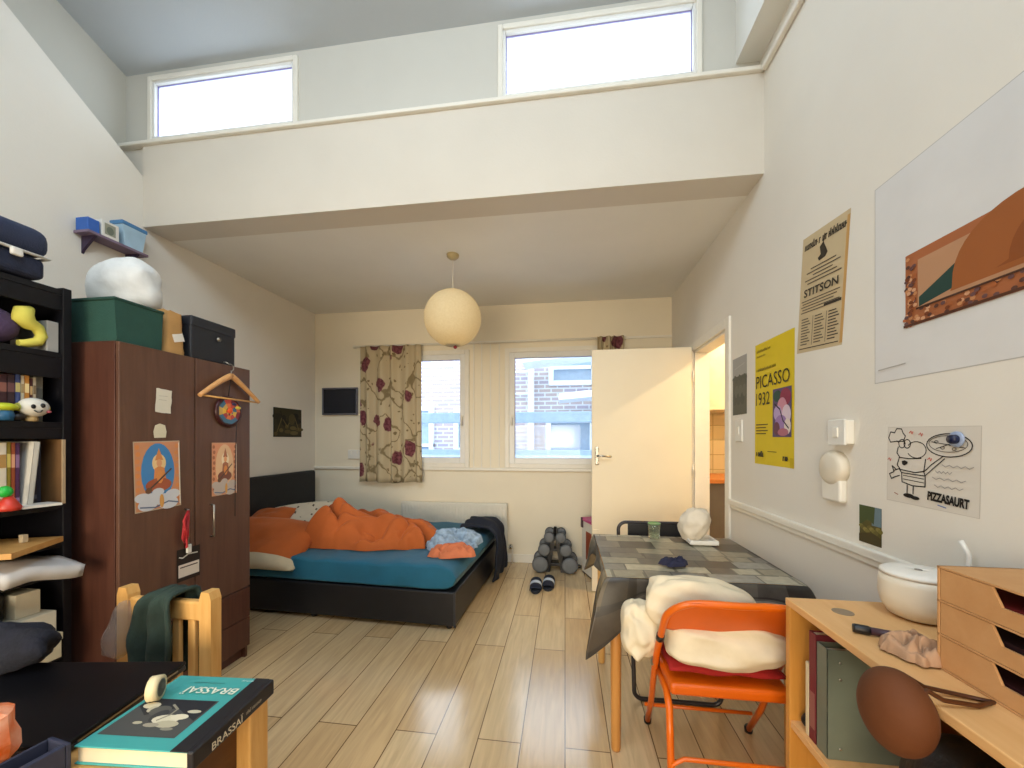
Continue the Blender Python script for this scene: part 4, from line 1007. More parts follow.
def curtain(x0, x1, z0, z1, y, folds, label, seed, hem=0):
    t = thing('curtain', label, 'curtain', ((x0+x1)/2, y, z0)); o = t.location
    b = MB(o); nu, nv = 110, 24; wide = (x1-x0)*1.5
    def f(u, v):
        a = u*folds*2*PI+1.2*nz((u*3, 0, seed), 2)
        amp = .038*(1-.35*v)+.012*nz((u*5, v*1.5, seed), 2)
        x_ = x0+(x1-x0)*u+.010*math.sin(a*.5+v*2)
        z_ = z0+(z1-z0)*v+(hem*math.sin(u*9)*(1-v))
        return (x_, y-.03+amp*math.sin(a)*.9, z_)
    b.grid(nu, nv, f); ob = b.build('fabric', M_floral, t)
    uv = ob.data.uv_layers.new(name='UVMap')
    for lp in ob.data.loops:
        p = ob.data.vertices[lp.vertex_index].co; uv.data[lp.index].uv = ((p.x+o.x-x0)/(x1-x0)*wide+seed, p.z)
    q = ob.modifiers.new('Thickness', 'SOLIDIFY'); q.thickness = .004
    return t
curtain(-2.335, -1.585, .87, 2.42, 4.19, 5, 'floral curtain with burgundy flowers half covering the left back window', 1, .008)
curtain(.33, .60, .87, 2.44, 4.19, 4, 'bunched floral curtain showing above the open cream door', 6)
t = thing('curtain_rail', 'slim cream curtain rail running above both back windows', 'rail', (-.93, 4.2, 2.43))
b = MB(t.location); b.tube([(-2.44, 4.21, 2.435), (.64, 4.21, 2.435)], .010); b.build('rod', M_trim, t)
for x_ in (-2.43, -.93, .63): b = MB(t.location); b.box((x_-.012, 4.205, 2.42), (x_+.012, 4.249, 2.45), .003); b.build('bracket', M_trim, t)

# pictures on the back and left walls
t = thing('framed_picture', 'dark framed picture with silver edge on the back wall left of curtain', 'picture', (-2.61, 4.24, 1.645)); o = t.location
b = MB(o); frame_bars(b, -2.845, -2.40, 1.645, 1.965, 4.222, 4.249, .018, .003); b.build('frame', mat('pewter_frame', '#70707a', rough=.35, metal=.6), t)
b = MB(o); b.box((-2.83, 4.230, 1.66), (-2.415, 4.245, 1.95)); b.build('panel', mat('blue_black_panel', '#131825', rough=.25), t)
b = Sheet(); W, H = .425, .305
b.rect(0, 0, W, H, '#2d2a1c', 0); b.rect(.012, .012, W-.012, H-.012, '#3a3420', 1)
for i in range(14):
    xx = .03+.37*((i*37) % 100)/100; yy = .03+.22*((i*53) % 100)/100
    b.oval(xx, yy, .03+.02*(i % 3), .022+.012*(i % 2), ('#5a4d2c', '#1e1c14', '#6a5c38', '#2b2818')[i % 4], 2, 10)
b.stroke([(.05, .05), (.12, .2), (.2, .11), (.3, .24), (.38, .08)], .008, '#77683f', 3)
b.oval(.27, .19, .05, .06, '#4f4528', 3); b.stroke([(.1, .27), (.16, .1)], .01, '#17150f', 4)
x = b.build('art_print', M_print); hang(x, (XL+.004, 3.578, 1.383), 'left'); tag(x, 'small dark brown art print on the left wall above headboard', 'picture')
t = thing('wall_socket', 'white double wall socket beside the bottom of left curtain', 'socket', (-2.44, 4.24, 1.13)); o = t.location
b = MB(o); b.box((-2.52, 4.23, 1.13), (-2.35, 4.25, 1.235), .005); b.build('plate', M_white, t)
for x_ in (-2.49, -2.41): b = MB(o); b.box((x_, 4.224, 1.19), (x_+.02, 4.231, 1.22), .002); b.build('switch', M_trim, t)

# paper globe lantern
t = thing('paper_lantern', 'round cream paper lantern hanging from the low ceiling', 'lamp', (-.90, 3.04, 2.33)); o = t.location
C = Vector((-.90, 3.04, 2.335)); RL = .228
b = MB(o)
prof = [(RL*math.sin(PI*i/60)*(1+.012*math.cos(i*PI)), -RL*math.cos(PI*i/60)) for i in range(5, 56)]
b.lathe(prof, C, 40)
def rice():
    m, nt, bb = _new('rice_paper'); N = nt.nodes; L = nt.links; out = N['Material Output']
    nn = N.new('ShaderNodeTexNoise'); nn.inputs['Scale'].default_value = 30
    cr = N.new('ShaderNodeValToRGB'); cr.color_ramp.elements[0].color = (*lin('#d2c39c'), 1); cr.color_ramp.elements[1].color = (*lin('#e0d4b4'), 1); L.new(nn.outputs['Fac'], cr.inputs[0])
    L.new(cr.outputs[0], bb.inputs['Base Color']); bb.inputs['Roughness'].default_value = .9
    tl = N.new('ShaderNodeBsdfTranslucent'); L.new(cr.outputs[0], tl.inputs[0])
    mx = N.new('ShaderNodeMixShader'); mx.inputs[0].default_value = .35; L.new(bb.outputs[0], mx.inputs[1]); L.new(tl.outputs[0], mx.inputs[2]); L.new(mx.outputs[0], out.inputs[0])
    return m
b.build('shade', rice(), t)
b = MB(o); b.tube([(C.x, C.y, 2.84), (C.x, C.y, C.z+.14)], .004, 8); b.build('flex', M_trim, t)
b = MB(o); b.lathe([(.05, 0), (.048, -.02), (.03, -.035), (.008, -.045)], (C.x, C.y, 2.85), 24); b.build('ceiling_rose', mat('cream_bakelite', '#b5a57c', rough=.4), t)
b = MB(o); b.ball((C.x+.02, C.y, C.z-RL-.006), (.016, .016, .014), 12, 8); b.build('tassel_bead', mat('red_bead', '#8e1d2a', rough=.4), t)
b = MB(o); b.lathe([(.06, 0), (.055, .004), (.06, .008)], (C.x, C.y, C.z-RL*.96), 20); b.build('wire_ring', M_metal, t)

# ================================================================== dumbbells on their rack, slippers, storage bin
t = thing('dumbbell_rack', 'black upright rack holding six grey dumbbells by the back wall', 'rack', (-.10, 4.02, 0)); o = t.location
b = MB(o)
b.prism([(-.215, 0), (-.155, 0), (-.09, .40), (-.09, .44), (-.115, .44)], 3.97, 4.10, axis='Y'); b.prism([(.015, 0), (-.045, 0), (-.11, .40), (-.11, .44), (-.085, .44)], 3.97, 4.10, axis='Y')
b.build('upright', M_black, t)
for z in (.06, .21, .345):
    b = MB(o); b.box((-.18+z*.2, 3.98, z), (-.02-z*.2, 4.10, z+.03), .006); b.build('shelf_arm', M_black, t)
M_rub = mat('grey_rubber', '#6b6e70', rough=.6, var=.1); M_rubd = mat('dark_rubber', '#232427', rough=.55)
G = 'grey dumbbells on the black rack'
for (x_, z, r, lb) in ((-.205, .088, .082, 'large grey dumbbell at bottom left of the rack'), (.125, .088, .082, 'large grey dumbbell at bottom right of the rack'),
                       (-.16, .238, .062, 'medium grey dumbbell in the middle left of the rack'), (.08, .238, .062, 'medium grey dumbbell in the middle right of the rack'),
                       (-.105, .365, .053, 'small grey dumbbell at top left of the rack'), (.025, .365, .053, 'small grey dumbbell at top right of the rack')):
    x_ = x_*.9-.065; d = thing('dumbbell', lb, 'dumbbell', (x_, 4.03, z-r), 0, G)
    for (y0, nm) in ((3.90, 'weight_head'), (4.11, 'weight_head')):
        b = MB(d.location); b.lathe([(0, 0), (r*.72, 0), (r*.86, .004), (r, .02), (r, .055), (r*.8, .065), (0, .065)], (x_, y0, z), 20, axis='Y'); h_ = b.build(nm, M_rub, d)
        b = MB(d.location); b.lathe([(r*1.005, .018), (r*1.02, .03), (r*1.02, .045), (r*1.005, .057)], (x_, y0, z), 20, axis='Y'); b.build('rubber_band', M_rubd, h_)
    b = MB(d.location); b.tube([(x_, 3.96, z), (x_, 4.115, z)], .016, 12); b.build('grip', M_metal, d)
def slipper(x_, y_, rz, label):
    t = thing('slipper', label, 'slipper', (x_, y_, 0), rz, 'pair of navy slippers by the dumbbell rack')
    b = MB(); b.grid(26, 6, lambda u, v: (.047*math.cos(2*PI*u)*(1+.1*math.sin(2*PI*u))*(1 if v < .99 else .985), .13*math.sin(2*PI*u), .024*v), closed_u=True)
    b.bm.verts.ensure_lookup_table()
    top = [q for q in b.bm.verts if abs(q.co.z-.024) < 1e-5]; top.sort(key=lambda q: math.atan2(q.co.y/.13, q.co.x/.047)); b._f(top)
    bot = [q for q in b.bm.verts if abs(q.co.z) < 1e-5]; bot.sort(key=lambda q: -math.atan2(q.co.y/.13, q.co.x/.047)); b._f(bot)
    b.build('sole', mat_cache('#1c2330'), t)
    def strap(z0, z1, y0, y1, m, nm):
        b = MB(); b.grid(16, 5, lambda u, v: (.052*math.cos(PI*u), y0+(y1-y0)*v, .018+(z0+(z1-z0)*v-.018)*math.sin(PI*u)**.7)); b.build(nm, m, t, solid=.004)
    strap(.078, .072, -.085, -.02, M_navy2, 'upper'); strap(.073, .066, -.018, .028, M_strap, 'striped_band'); strap(.067, .045, .03, .10, M_navy2, 'toe')
M_navy2 = mat('navy_towelling', '#141c30', rough=.9); M_strap = mat('pale_striped_band', '#b9c6d6', rough=.7, var=.2, scale=80, stretch=(1, 8, 1))
slipper(-.262, 3.51, R(182), 'navy slipper with pale band nearer the camera, left one of the pair')
slipper(-.15, 3.585, R(178), 'navy slipper with pale band, right one of the pair')
t = thing('storage_bin', 'white tall storage bin with pink lid standing behind the open door', 'bin', (.385, 3.90, 0), R(20))
b = MB(); b.box((-.155, -.22, .012), (.155, .20, .53), .008); b.build('body', M_white, t)
b = MB(); b.box((-.165, -.23, .53), (.165, .21, .56), .008); b.build('lid', mat('pink_plastic', '#c43a86', rough=.4), t)
b = MB(); b.box((-.168, .155, .46), (-.156, .2, .56), .003); b.build('clip', mat('dark_clip', '#4a3038', rough=.5), t)
b = MB(); b.box((-.158, -.10, .16), (-.1545, .09, .44), .001); b.build('side_panel', mat('brick_red_panel', '#9a4a30', rough=.5), t)
b = MB(); b.box((-.15, -.215, 0), (.15, .195, .012)); b.build('foot', M_black, t)
b = MB((.05, 4.05, .01)); b.tube([(.13, 4.1, .012), (.17, 4.14, .012), (.155, 4.2, .012), (.08, 4.225, .012), (0, 4.23, .012)], .006, 8); x = b.build('cable', M_black); tag(x, 'thin black cable on the floor behind the dumbbell rack', 'cable')
# ================================================================== dining table and patchwork cloth
TX0, TX1, TY0, TY1, TZ = .185, .955, 1.70, 2.44, .76
t = thing('dining_table', 'small square pine dining table under the patchwork cloth', 'table', ((TX0+TX1)/2, (TY0+TY1)/2, 0)); o = t.location
b = MB(o); b.box((TX0, TY0, TZ-.025), (TX1, TY1, TZ), .004); b.build('table_top', M_pine, t)
b = MB(o)
for (a, c) in (((TX0+.05, TY0+.04), (TX1-.05, TY0+.06)), ((TX0+.05, TY1-.06), (TX1-.05, TY1-.04)), ((TX0+.04, TY0+.05), (TX0+.06, TY1-.05)), ((TX1-.06, TY0+.05), (TX1-.04, TY1-.05))):
    b.box((*a, TZ-.11), (*c, TZ-.025))
b.build('apron', M_pine, t)
for (x_, y_) in ((TX0+.035, TY0+.035), (TX1-.035, TY0+.035), (TX0+.035, TY1-.035), (TX1-.035, TY1-.035)):
    b = MB(o); b.lathe([(.018, 0), (.021, .01), (.023, .4), (.025, TZ-.025)], (x_, y_, 0), 16); b.build('leg', wood('turned_pine_leg', '#b77c3a', '#cb9350', stretch=(14, 14, 1)) if x_ < .3 and y_ < 2 else M_pine, t)
# cloth: top plus skirts, one mesh painted in rows of patches
rr = random.Random(21)
PAL = ['#8f8b80', '#655f54', '#aaa28a', '#47413a', '#7a7467', '#a9a18c', '#56504a', '#8d8570', '#75716a', '#3f3934']
rows = []; yy = -.5
while yy < 1.4:
    h_ = rr.choice((.085, .10, .12, .14)); xx = -.6; row = []
    while xx < 1.5:
        w_ = rr.choice((.11, .14, .17, .21)); row.append((xx, xx+w_, rr.choice(PAL))); xx += w_
    rows.append((yy, yy+h_, row)); yy += h_
def patch(x_, y_):
    """colour of the cloth at flat cloth coordinates"""
    x_ += .012*nz((x_, y_, 0), 3); y_ += .012*nz((x_, y_, 5), 3)
    for (a, c, row) in rows:
        if a <= y_ < c:
            for (p, q, col) in row:
                if p <= x_ < q:
                    c_ = lin(col)
                    if min(x_-p, q-x_, y_-a, c-y_) < .0045: c_ = tuple(k*.42 for k in c_)
                    return (*c_, 1)
    return (*lin('#6b6356'), 1)
zc = TZ+.004
b = MB(((TX0+TX1)/2, (TY0+TY1)/2, zc))
LX, LY = TX1-TX0+.012, TY1-TY0+.012; ox, oy = TX0-.006, TY0-.006
def topf(u, v):
    x_, y_ = u*LX, v*LY
    return (ox+x_, oy+y_, zc+.0025*nz((x_*4, y_*4, 1), 1.5)+.002)
b.grid(110, 106, topf, colf=lambda u, v: patch(u*LX, v*LY))
# perimeter path, anticlockwise from the near left corner
per = 2*(LX+LY); NP = 300
def rim(s):
    d = (s % 1)*per
    if d < LX: return (d, 0, 0, -1)
    d -= LX
    if d < LY: return (LX, d, 1, 0)
    d -= LY
    if d < LX: return (LX-d, LY, 0, 1)
    d -= LX
    return (0, LY-d, -1, 0)
corners = [0, LX/per, (LX+LY)/per, (2*LX+LY)/per]
def corner_w(s):
    m = 0; k = 0
    for i, c in enumerate(corners):
        d = abs((s-c+.5) % 1-.5)*per
        w_ = max(0, 1-d/.16)
        if w_ > m: m, k = w_, i
    return m, k
DG = [(-.74, -.67), (.7, -.7), (.7, .7), (-.7, .7)]
def skirt(u, v):
    x_, y_, nx, ny = rim(u); w_, k = corner_w(u); w2 = w_*w_*(3-2*w_)
    drop = (.115 if ny == -1 else .075 if nx == -1 else .10)
    drop = drop*(1-w2)+(.315 if k == 0 else .24 if k == 3 else .2)*w2
    fl = .010+.014*math.sin(u*per*24)*v*(1-w2)
    dx, dy = nx*(1-w2)+DG[k][0]*w2, ny*(1-w2)+DG[k][1]*w2
    sp = (fl*(1-w2)+(.125 if k == 0 else .075)*w2)
    e = v**.75
    wob = .02*nz((u*30, v*2, 3), 1)*v
    z_ = zc+.002-drop*(v if w2 < .01 else v**(1+.25*w2))
    # beyond the corner the fabric bunches towards the hanging tip
    pull = .35*w2*v
    cx_, cy_ = ((0, 0), (LX, 0), (LX, LY), (0, LY))[k]
    px_ = x_+(cx_-x_)*pull; py_ = y_+(cy_-y_)*pull
    return (ox+px_+dx*(sp*e+.004)+wob*w2*dy, oy+py_+dy*(sp*e+.004)-wob*w2*dx, z_)
def skirtc(u, v):
    x_, y_, nx, ny = rim(u); w_, k = corner_w(u)
    d = .02 if v < .5 else .15
    c = patch(x_+nx*d, y_+ny*d)
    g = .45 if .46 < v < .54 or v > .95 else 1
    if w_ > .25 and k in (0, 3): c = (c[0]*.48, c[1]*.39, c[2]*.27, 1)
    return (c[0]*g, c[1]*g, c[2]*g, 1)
b.grid(NP, 16, skirt, colf=skirtc, closed_u=True)
cl = b.build('tablecloth', mat('oilcloth_patchwork', rough=.38, var=.16, scale=30, vcol=True, spec=.5)); tag(cl, 'grey and khaki patchwork tablecloth draped over the square table', 'tablecloth')
ZT = zc+.008
# things on the table
t = thing('square_dish', 'white square dish on the table near the wall', 'dish', (.755, 2.31, ZT)); o = t.location
b = MB(o); b.box((.69, 2.24, ZT), (.82, 2.37, ZT+.008), .004); b.build('base', M_white, t)
b = MB(o); frame_bars(b, .68, .83, 0, .15, 0, .022, .010, .003)
bmesh.ops.transform(b.bm, matrix=Matrix.Translation(Vector((0, 2.23, ZT+.026))+Vector(o)*0) @ Matrix.Rotation(R(-90), 4, 'X') @ Matrix.Translation(Vector(o)), verts=b.bm.verts)
for q in b.bm.verts: q.co = Vector((q.co.x-o.x, q.co.y-o.y+0, q.co.z-o.z))
zs = [q.co.z for q in b.bm.verts]; ys = [q.co.y for q in b.bm.verts]
dz_, dy_ = -min(zs)+.004, -(min(ys)+max(ys))/2
for q in b.bm.verts: q.co.z += dz_; q.co.y += dy_
b.build('rim', M_white, t)
b = MB((.735, 2.33, ZT+.03))
def sack(u, v):
    a = 2*PI*u; k = (.55+.75*math.sin(min(1, v*1.02)*PI*.80+.25))*(1+.16*nz((math.cos(a)*1.4, math.sin(a)*1.4, v*2.6), 1.5))
    sx = math.cos(a); sy = math.sin(a)
    if v > .97: k *= .3
    return (.715+.064*sx*k+.03*v, 2.325+.055*sy*k, ZT+.012+.175*v+.02*nz((sx, sy, v*3), 2)*v)
b.grid(30, 20, sack, closed_u=True)
x = b.build('paper_bag', mat('white_paper_bag', '#d9cdb8', rough=.7, bump=.5, bscale=22)); tag(x, 'crumpled white paper bag standing in the square dish on the table', 'bag')
b = MB((.60, 1.91, ZT)); b = rumple(.50, 1.87, .062, .035, .03, ZT, 26, R(15), 5, 4, .3, .9)
x = b.build('cloth', mat('ink_blue_cloth', '#23243c', rough=.9)); tag(x, 'small ink blue crumpled cloth on the table behind the white cushion', 'cloth')
def tumbler():
    t = thing('glass_tumbler', 'clear drinking glass with green tint at far edge of the table', 'glass', (.52, 2.37, ZT)); o = t.location
    b = MB(o); b.lathe([(.026, .004), (.03, 0), (.036, .09), (.034, .09), (.027, .008), (0, .008)], o, 24); b.build('body', mat('green_tinted_glass', '#b9cdb0', rough=.05, trans=.9, alpha=.5), t)
    b = MB(o); b.lathe([(.0362, .086), (.037, .088), (.0362, .091), (.0338, .091), (.0336, .087)], o, 24); b.build('rim', mat('green_glass_rim', '#6f9a62', rough=.1), t)
tumbler()

# ================================================================== orange folding chair (back to the camera)
t = thing('folding_chair', 'orange metal folding chair with its back to the camera', 'chair', (.575, 1.60, 0)); o = t.location
M_or = mat('orange_enamel', '#d8640a', rough=.32, var=.05, spec=.5); M_ord = mat('orange_sheet_metal', '#d45e09', rough=.35, var=.05)
CXL, CXR = .355, .805; rt = .0125
def back_y(z): return 1.405+(.78-z)*.66           # slanting line of the main frame
b = MB(o); P = []
P.append((CXL+.035, 1.92, .012)); P.append((CXL+.022, back_y(.2)-.01, .2))
for z in (.4, .55, .66): P.append((CXL+(.008 if z == .4 else 0), back_y(z), z))
for i in range(9):
    a = PI-i/8*PI/2; P.append((CXL+.10+.10*math.cos(a), back_y(.70+.09*math.sin(a)), .70+.09*math.sin(a)))
for k in range(1, 6): P.append((CXL+.10+(CXR-CXL-.2)*k/6, back_y(.79)-.012*math.sin(PI*k/6), .793))
for i in range(9):
    a = PI/2-i/8*PI/2; P.append((CXR-.10+.10*math.cos(a), back_y(.70+.09*math.sin(a)), .70+.09*math.sin(a)))
for z in (.66, .55, .4): P.append((CXR+(.008 if z == .4 else 0), back_y(z), z))
P.append((CXR+.022, back_y(.2)-.01, .2)); P.append((CXR+.035, 1.92, .012))
b.tube(P, rt, 12); b.build('main_frame', M_or, t)
b = MB(o)
def panel(u, v):
    x_ = CXL+.006+(CXR-CXL-.012)*u; s = math.sin(PI*u)
    lo, hi = .662-.024*s, .70+.094*min(1, s*2.2)**.6
    z_ = lo+(hi-lo)*v
    return (x_, back_y(z_)-.016*s-.002, z_)
b.grid(36, 10, panel); b.build('backrest', M_ord, t, solid=.006)
b = MB(o)
b.box((CXL+.02, 1.452, .432), (CXR-.02, 1.83, .476), .014, 3); b.build('seat', M_ord, t)
for (x_, s) in ((CXL+.008, -1), (CXR-.012, 1)):
    b = MB(o); b.tube([(x_+.012, 1.70, .425), (x_+.010, 1.50, .42), (x_+.004, 1.435, .40), (x_, 1.41, .3), (x_, 1.375, .012)], rt, 12); l_ = b.build('rear_leg', M_or, t)
    b = MB(o); b.lathe([(.016, 0), (.017, .02), (.0135, .03)], (x_, 1.372, 0), 12); b.build('rubber_foot', M_black, l_)
    b = MB(o); b.lathe([(.016, 0), (.018, .022), (.014, .03)], ((CXL+.036 if s < 0 else CXR+.036), 1.922, 0), 12); b.build('rubber_foot', M_black, t)
    b = MB(o); xx = CXL if s < 0 else CXR; b.tube([(xx, back_y(.62), .622), (xx, back_y(.595), .597)], .0150, 12); b.build('clamp', M_black, t)
    b = MB(o); b.tube([(xx-.02*s, back_y(.45), .455), (xx+.012*s, back_y(.45), .455)], .012, 10); b.build('pivot', M_metal, t)
b = MB(o); b.tube([(CXL+.008, 1.39, .19), (CXL+.012, 1.393, .235), (CXL+.05, 1.396, .255), (CXR-.05, 1.396, .255), (CXR-.018, 1.393, .235), (CXR-.012, 1.39, .19)], .008, 10); b.build('cross_bar', M_or, t)
b = MB(o); b.tube([(CXL, back_y(.16)-.004, .16), (CXR, back_y(.16)-.004, .16)], .008, 10); b.build('front_bar', M_or, t)
# red seat pad and the white cushion stuffed through the back
c = pillow('seat_pad', .20, .17, .028, 'flat red seat pad on the orange folding chair', [mat('red_canvas', '#9c1715', rough=.85, bump=.2, bscale=80)], seed=2, cat='cushion')
place(c, (.578, 1.645, .507), R(-1))
b = MB((.575, 1.55, .55))
def duv(u, v):
    """a fat folded quilt: goes under the backrest and stands up behind it"""
    s, tt = u*2-1, v
    a = 2*PI*v
    return None
def puff(cx, cy, cz, ax, ay, az, seed, ex=.55, tilt=0, wr=.09, yaw=0):
    b = MB(); T_ = Matrix.Rotation(yaw, 3, 'Z') @ Matrix.Rotation(tilt, 3, 'X')
    def f(u, v):
        a = 2*PI*u; p = PI*(v-.5)
        c1, s1, c2, s2 = math.cos(a), math.sin(a), math.cos(p), math.sin(p)
        g = lambda k, e: math.copysign(abs(k)**e, k)
        q = Vector((ax*g(c1, ex)*g(c2, ex), ay*g(s1, ex)*g(c2, ex), az*g(s2, ex)))
        n_ = Vector((q.x/ax, q.y/ay, q.z/az))
        w_ = 1+wr*(1-2*abs(math.sin(3.2*n_.z+2.0*n_.x+2.2*nz(n_, 1.2, seed))))*.55+wr*1.5*nz(n_, 1.5, seed+3)+wr*.5*nz(n_, 4, seed+1)
        return T_ @ Vector((q.x*(1+(w_-1)*.6), q.y*w_, q.z*(1+(w_-1)*.7)))
    b.grid(56, 34, f, closed_u=True)
    bmesh.ops.remove_doubles(b.bm, verts=b.bm.verts, dist=.0006)
    return b
M_quilt = mat('cream_quilt', '#ddcfb2', rough=.85, var=.05, bump=.6, bscale=11)
q = thing('cushion', 'big cream stuffed quilt folded on the orange chair and through its back', 'cushion', (.56, 1.60, .53))
def fold_(nm, c, *a, roll=0):
    b = puff(*c, *a); M3 = Matrix.Rotation(roll, 3, 'Y')
    for w in b.bm.verts: w.co = M3 @ w.co+Vector(c)-q.location
    b.build(nm, M_quilt, q, sub=1)
fold_('lower_fold', (.585, 1.575, .598), .210, .15, .090, 3, .6, R(-8))
fold_('upper_fold', (.52, 1.59, .70), .205, .070, .105, 7, .62, R(-10), .10, R(-3), roll=R(7))
fold_('side_fold', (.30, 1.635, .585), .072, .075, .11, 12, .7, R(-14), .14)

# ================================================================== black folding chair on the far side of the table
t = thing('folding_chair', 'black folding chair facing the camera on the far side of table', 'chair', (.56, 2.40, 0)); o = t.location
M_gun = mat('gunmetal_tube', '#3a3638', rough=.35, metal=.5)
BX0, BX1 = .345, .79
b = MB(o); P = [(BX0, 2.52, .42), (BX0, 2.585, .70)]
P += [(BX0+.05+.05*math.cos(PI-i/6*PI/2), 2.60, .765+.05*math.sin(PI-i/6*PI/2)) for i in range(7)]
P += [(BX1-.05+.05*math.cos(PI/2-i/6*PI/2), 2.60, .765+.05*math.sin(PI/2-i/6*PI/2)) for i in range(7)]
P += [(BX1, 2.585, .70), (BX1, 2.52, .42)]
b.tube(P, .011, 12); b.build('back_frame', M_gun, t)
b = MB(o); b.box((BX0+.06, 2.592, .68), (BX1-.03, 2.612, .812), .008); b.build('backrest', mat('black_vinyl', '#17171a', rough=.45), t)
b = MB(o); b.box((BX0+.01, 2.14, .415), (BX1-.01, 2.51, .445), .012, 3); b.build('seat', mat('black_vinyl_seat', '#17171a', rough=.45), t)
b = MB(o); P = [(BX0, 2.52, .44), (BX0, 2.46, .40), (BX0+.0, 2.12, .40), (BX0+.005, 2.09, .36), (BX0+.01, 2.075, .06)]
P += [(BX0+.05+.04*math.cos(PI+i/5*PI/2), 2.075, .052+.04*math.sin(PI+i/5*PI/2)) for i in range(6)]
P += [(BX1-.05+.04*math.cos(1.5*PI+i/5*PI/2), 2.075, .052+.04*math.sin(1.5*PI+i/5*PI/2)) for i in range(6)]
P += [(BX1-.01, 2.075, .06), (BX1-.005, 2.09, .36), (BX1, 2.12, .40), (BX1, 2.46, .40), (BX1, 2.52, .44)]
b.tube(P, .011, 12); b.build('front_loop', M_gun, t)
b = MB(o); P = [(BX0+.02, 2.3, .41), (BX0+.02, 2.56, .05), (BX0+.05, 2.575, .0115), (BX1-.05, 2.575, .0115), (BX1-.02, 2.56, .05), (BX1-.02, 2.3, .41)]
b.tube(P, .011, 12); b.build('rear_loop', M_gun, t)

# ================================================================== pine bookcase and what is in and on it
KX0, KX1, KY0, KY1, KZ = .694, 1.085, .14, 1.339, .85
t = thing('bookcase', 'low pine bookcase along the right wall in the foreground', 'bookcase', ((KX0+KX1)/2, (KY0+KY1)/2, 0)); o = t.location
M_oak = wood('honey_oak_veneer', '#d9a468', '#e4b47a', rough=.4, stretch=(12, 1.2, 12)); M_oakv = wood('honey_oak_panel', '#c08438', '#cf9448', rough=.42, stretch=(12, 12, 1.2))
b = MB(o); b.box((KX0, KY0, KZ-.022), (KX1, KY1, KZ), .003); b.build('top', M_oak, t)
for y_ in (KY1-.022, .62, KY0):
    b = MB(o); b.box((KX0+.002, y_, 0), (KX1, y_+.022, KZ-.022), .002); b.build('side_panel', M_oakv, t)
for z_ in (.05, .453):
    for (a, c) in ((KY0+.022, .62), (.642, KY1-.022)):
        b = MB(o); b.box((KX0+.004, a, z_), (KX1-.012, c, z_+.022), .002); b.build('shelf', M_oak, t)
b = MB(o); b.box((KX1-.012, KY0+.022, .05), (KX1, KY1-.022, KZ-.022)); b.build('back_panel', M_oakv, t)
b = MB(o); b.lathe([(0, .0012), (.024, .0012), (.026, .0006), (.026, 0)], (.80, 1.245, KZ), 28); b.build('grey_cap', mat('grey_cable_cap', '#8d7a62', rough=.5), t)
# files and books
ZS = .4755
def rbook(y0, th, h, dep, col, label, pages='#d8cfba', band=None):
    t = thing('book', label, 'book', (KX0+.02+dep/2, y0+th/2, ZS), 0, 'books and files in the pine bookcase'); o = t.location
    b = MB(o); b.box((KX0+.024, y0+.003, ZS+.003), (KX0+.016+dep, y0+th-.003, ZS+h-.004)); b.build('pages', mat_cache(pages), t)
    b = MB(o); b.col(col); b.box((KX0+.02, y0, ZS), (KX0+.02+dep, y0+.003, ZS+h)); b.box((KX0+.02, y0+th-.003, ZS), (KX0+.02+dep, y0+th, ZS+h)); b.box((KX0+.018, y0, ZS), (KX0+.023, y0+th, ZS+h), .001)
    if band: b.col(band); b.box((KX0+.0174, y0+.004, ZS+h*.12), (KX0+.018, y0+th-.004, ZS+h*.45))
    b.build('cover', M_paint, t); return t
rbook(1.250, .015, .215, .16, '#d9cba6', 'slim cream book nearest the end panel in the pine bookcase')
rbook(1.218, .03, .315, .23, '#6d2029', 'tall maroon book between the cream book and grey file', band='#8f5a52')
t = thing('box_file', 'grey green lever arch file in the pine bookcase', 'file', (KX0+.17, 1.19, ZS)); o = t.location
M_file = mat('grey_green_board', '#6b7263', rough=.5, var=.06)
b = MB(o); b.box((KX0+.018, 1.168, ZS), (KX0+.021, 1.214, ZS+.30), .001); b.box((KX0+.018, 1.168, ZS), (KX0+.29, 1.1715, ZS+.30), .001); b.box((KX0+.018, 1.2105, ZS), (KX0+.29, 1.214, ZS+.30), .001); b.build('cover', M_file, t)
b = MB(o); b.box((KX0+.03, 1.173, ZS+.008), (KX0+.285, 1.209, ZS+.285)); b.build('papers', mat_cache('#c9c2b0'), t)
for z_ in (.03, .22, .265):
    b = MB(o); b.ball((KX0+.05, 1.1672, ZS+z_), (.004, .002, .004), 10, 6); b.build('rivet', M_metal, t)
b = MB((.74, 1.29, ZS)); b.ball((.735, 1.286, ZS+.0225), (.022, .018, .022), 16, 10); x = b.build('dark_ball', M_black); tag(x, 'small dark ball in the corner beside the slim cream book', 'ball')
